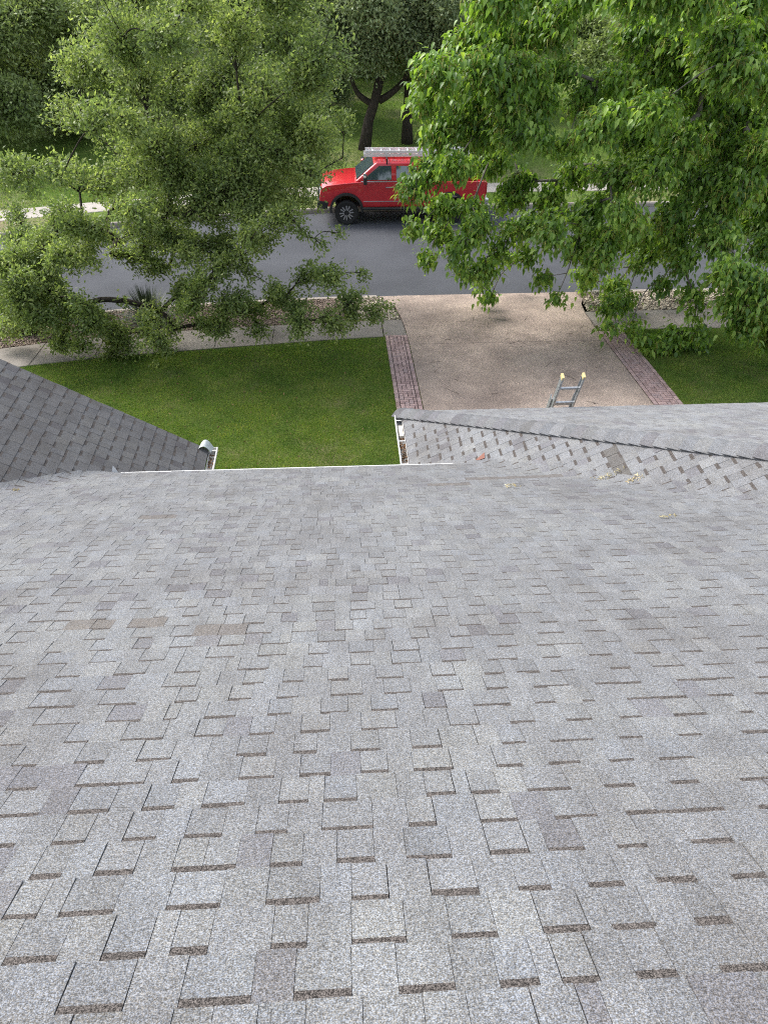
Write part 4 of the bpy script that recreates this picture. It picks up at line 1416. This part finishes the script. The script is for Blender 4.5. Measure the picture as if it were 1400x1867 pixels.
park_tree(560, 190, 45, 1.5, 3.8, 3.0, 'oak between the near live oak and the forked oak, beyond the road', M_OAKG, 51, n=20, tr=.22, group=BG, low=.6)
park_tree(960, 190, 46, 2.8, 3.8, 3.6, 'oak behind the truck tail, mostly hidden by the broadleaf tree', M_OAKD, 47, n=16, tr=.22, group=BG)
park_tree(1330, 260, 40, 2.6, 3.8, 3.4, 'dark oak at the far right beyond the road', M_OAKD, 48, n=18, tr=.24, group=BG)
k = 0
LB_ = ['leftmost oak of the park back row', 'second oak from the left in the park back row', 'third oak from the left in the park back row', 'middle oak of the park back row, left of centre',
       'middle oak of the park back row, right of centre', 'third oak from the right in the park back row', 'second oak from the right in the park back row', 'rightmost oak of the park back row']
for i, px in enumerate((-60, 170, 400, 640, 830, 1030, 1230, 1440)):
    park_tree(px, 80, 64 + (i * 37 % 11), 2.6, 6.4, 5.2, LB_[i], M_OAKG if i % 2 else M_OAKD, 60 + i, n=20, tr=.3, group=BG, density=.75, low=.6)

# ------------------------------------------------------------------ grass and small plants
def grass(name, n, region, L, wdt, label, m=M_GRASS):
    P = region(n)
    n = len(P)
    d = nrm(rng.normal(0, .42, (n, 3)) + np.array([0, 0, 1]))
    a = rng.uniform(0, 2 * pi, n)
    nn = nrm(np.stack([np.cos(a), np.sin(a), np.zeros(n)], 1))
    s = nrm(np.cross(d, nn))
    ll = rng.uniform(*L, n)[:, None]
    ww = rng.uniform(*wdt, n)[:, None]
    V = np.stack([P - s * ww / 2, P + s * ww / 2, P + d * ll], 1).reshape(-1, 3)
    Fc = np.arange(3 * n).reshape(-1, 3)
    props(obj(name, np_mesh(name, V, Fc, m)), label, 'grass', kind='stuff')


def patchy(x, y):
    """thin spots: keep-probability of a blade"""
    q = np.sin(x * 2.1 + 1.3 * np.sin(y * 1.7)) * np.sin(y * 2.3 + 1.1 * np.sin(x * 1.9))
    return np.clip(.86 + .35 * q, .25, 1)


def yard(xa, xb, ya):
    def f(n):
        x = rng.uniform(xa, xb, n); y = rng.uniform(ya, 18.6, n)
        k = (y < S0(x) - .03 + rng.normal(0, .035, n)) & (rng.random(n) < patchy(x, y))
        x, y = x[k], y[k]
        return np.stack([x, y, G(x, y) - .008], 1)
    return f


grass('lawn_grass', 300000, yard(-9.5, 1.185, 9.5), (.035, .075), (.006, .011), 'short green lawn left of the driveway, under the oak')
grass('lawn_grass', 110000, yard(7.40, 13.5, 12.0), (.035, .08), (.006, .011), 'green lawn right of the driveway, under the broadleaf tree')
def park(n):
    x = rng.uniform(-22, 22, n); y = 29.8 + rng.random(n) ** 1.5 * 26
    dd_ = y - K2(x)
    k = ((dd_ > .2) & (dd_ < 1.5)) | (dd_ > 2.8)
    k &= rng.random(n) < .55 + .45 * np.sin(x * .5 + np.sin(y * .4))
    x, y = x[k], y[k]
    return np.stack([x, y, F(x, y) - .01], 1)
grass('park_grass', 150000, park, (.05, .11), (.02, .045), 'grass of the park beyond the road')


def spiky(x, y, n, L, label):
    r = np.random.default_rng(77)
    root = empty('spiky_plant', (x, y, float(G(x, y))), label, 'plant')
    V, Fc = [], []
    for k in range(n):
        a = r.uniform(0, 2 * pi); el = math.radians(r.uniform(8, 85)); ln = L * r.uniform(.75, 1.1)
        h = np.array([math.cos(a), math.sin(a), 0]); s = np.array([-h[1], h[0], 0])
        q0 = h * .05 + np.array([0, 0, .05])
        pts = [q0 + h * math.cos(el) * ln * f + np.array([0, 0, 1]) * (math.sin(el) * ln * f - .28 * ln * f * f * math.cos(el)) for f in (0, .4, .75, 1)]
        o = len(V)
        for p_, w_ in zip(pts, (.012, .011, .008, .001)):
            V += [p_ - s * w_, p_ + s * w_]
        Fc += [(o + 2 * i, o + 2 * i + 1, o + 2 * i + 3, o + 2 * i + 2) for i in range(3)]
    obj('blades', np_mesh('blades', np.array(V), np.array(Fc), M_SPIKE), root, kind='stuff')


spiky(-5.05, 19.55, 520, 1.0, 'dark spiky sotol plant in the rock bed beside the sidewalk')


def shrub(x, y, rad, label, seed, m=M_SHRUB):
    b_ = np.array([x, y, float(G(x, y))])
    r = np.random.default_rng(seed)
    cl = [(x + r.uniform(-1, 1) * rad, y + r.uniform(-.5, .5) * rad, b_[2] + r.uniform(.12, .30), rad * r.uniform(.4, .6), 1) for _ in range(8)]
    make_tree('low_shrub', label, [b_, b_ + (0, 0, .06), b_ + (0.02, 0, .1)], .02, cl, 'oval', m, M_BARK, seed, twigs=260, per_twig=10, L=(.03, .06), r_tip=.005, spread=.04, cat='shrub', twig_r=.003)


shrub(-6.5, 19.5, .55, 'low shrub with reddish tips in the rock bed left of the spiky plant', 91)
shrub(-7.9, 19.2, .5, 'low green shrub in the rock bed under the oak, farthest from the spiky plant', 92, M_OAK)
shrub(10.05, 20.45, .38, 'small dark shrub in the white rocks right of the driveway', 93, M_BROAD)

n = 420
x = rng.uniform(-8, 1.1, n); y = rng.uniform(10, 17.6, n)
flakes('fallen_leaves', np.stack([x, y, G(x, y) + rng.uniform(.02, .05, n)], 1), (.03, .07), M_LITTER, label='scattered dead leaves on the lawn left of the driveway', cat='fallen leaves', kind='stuff')
# twigs dropped on the driveway and the road edge
b = MB()
for _ in range(34):
    x, y = random.uniform(1.9, 6.6), random.uniform(13.6, 20.8)
    a, L_ = random.uniform(0, pi), random.uniform(.08, .38)
    z = float(G(x, y)) + .022
    b.tube([(x, y, z), (x + math.cos(a) * L_ / 2, y + math.sin(a) * L_ / 2 + random.uniform(-.04, .04), z - .063 * math.sin(a) * L_ / 2 + .004),
            (x + math.cos(a) * L_, y + math.sin(a) * L_, z - .063 * math.sin(a) * L_)], (.004, .003, .002), 4)
b.build('fallen_twigs', M_BARK, label='thin fallen twigs scattered over the driveway', cat='twigs', kind='stuff')
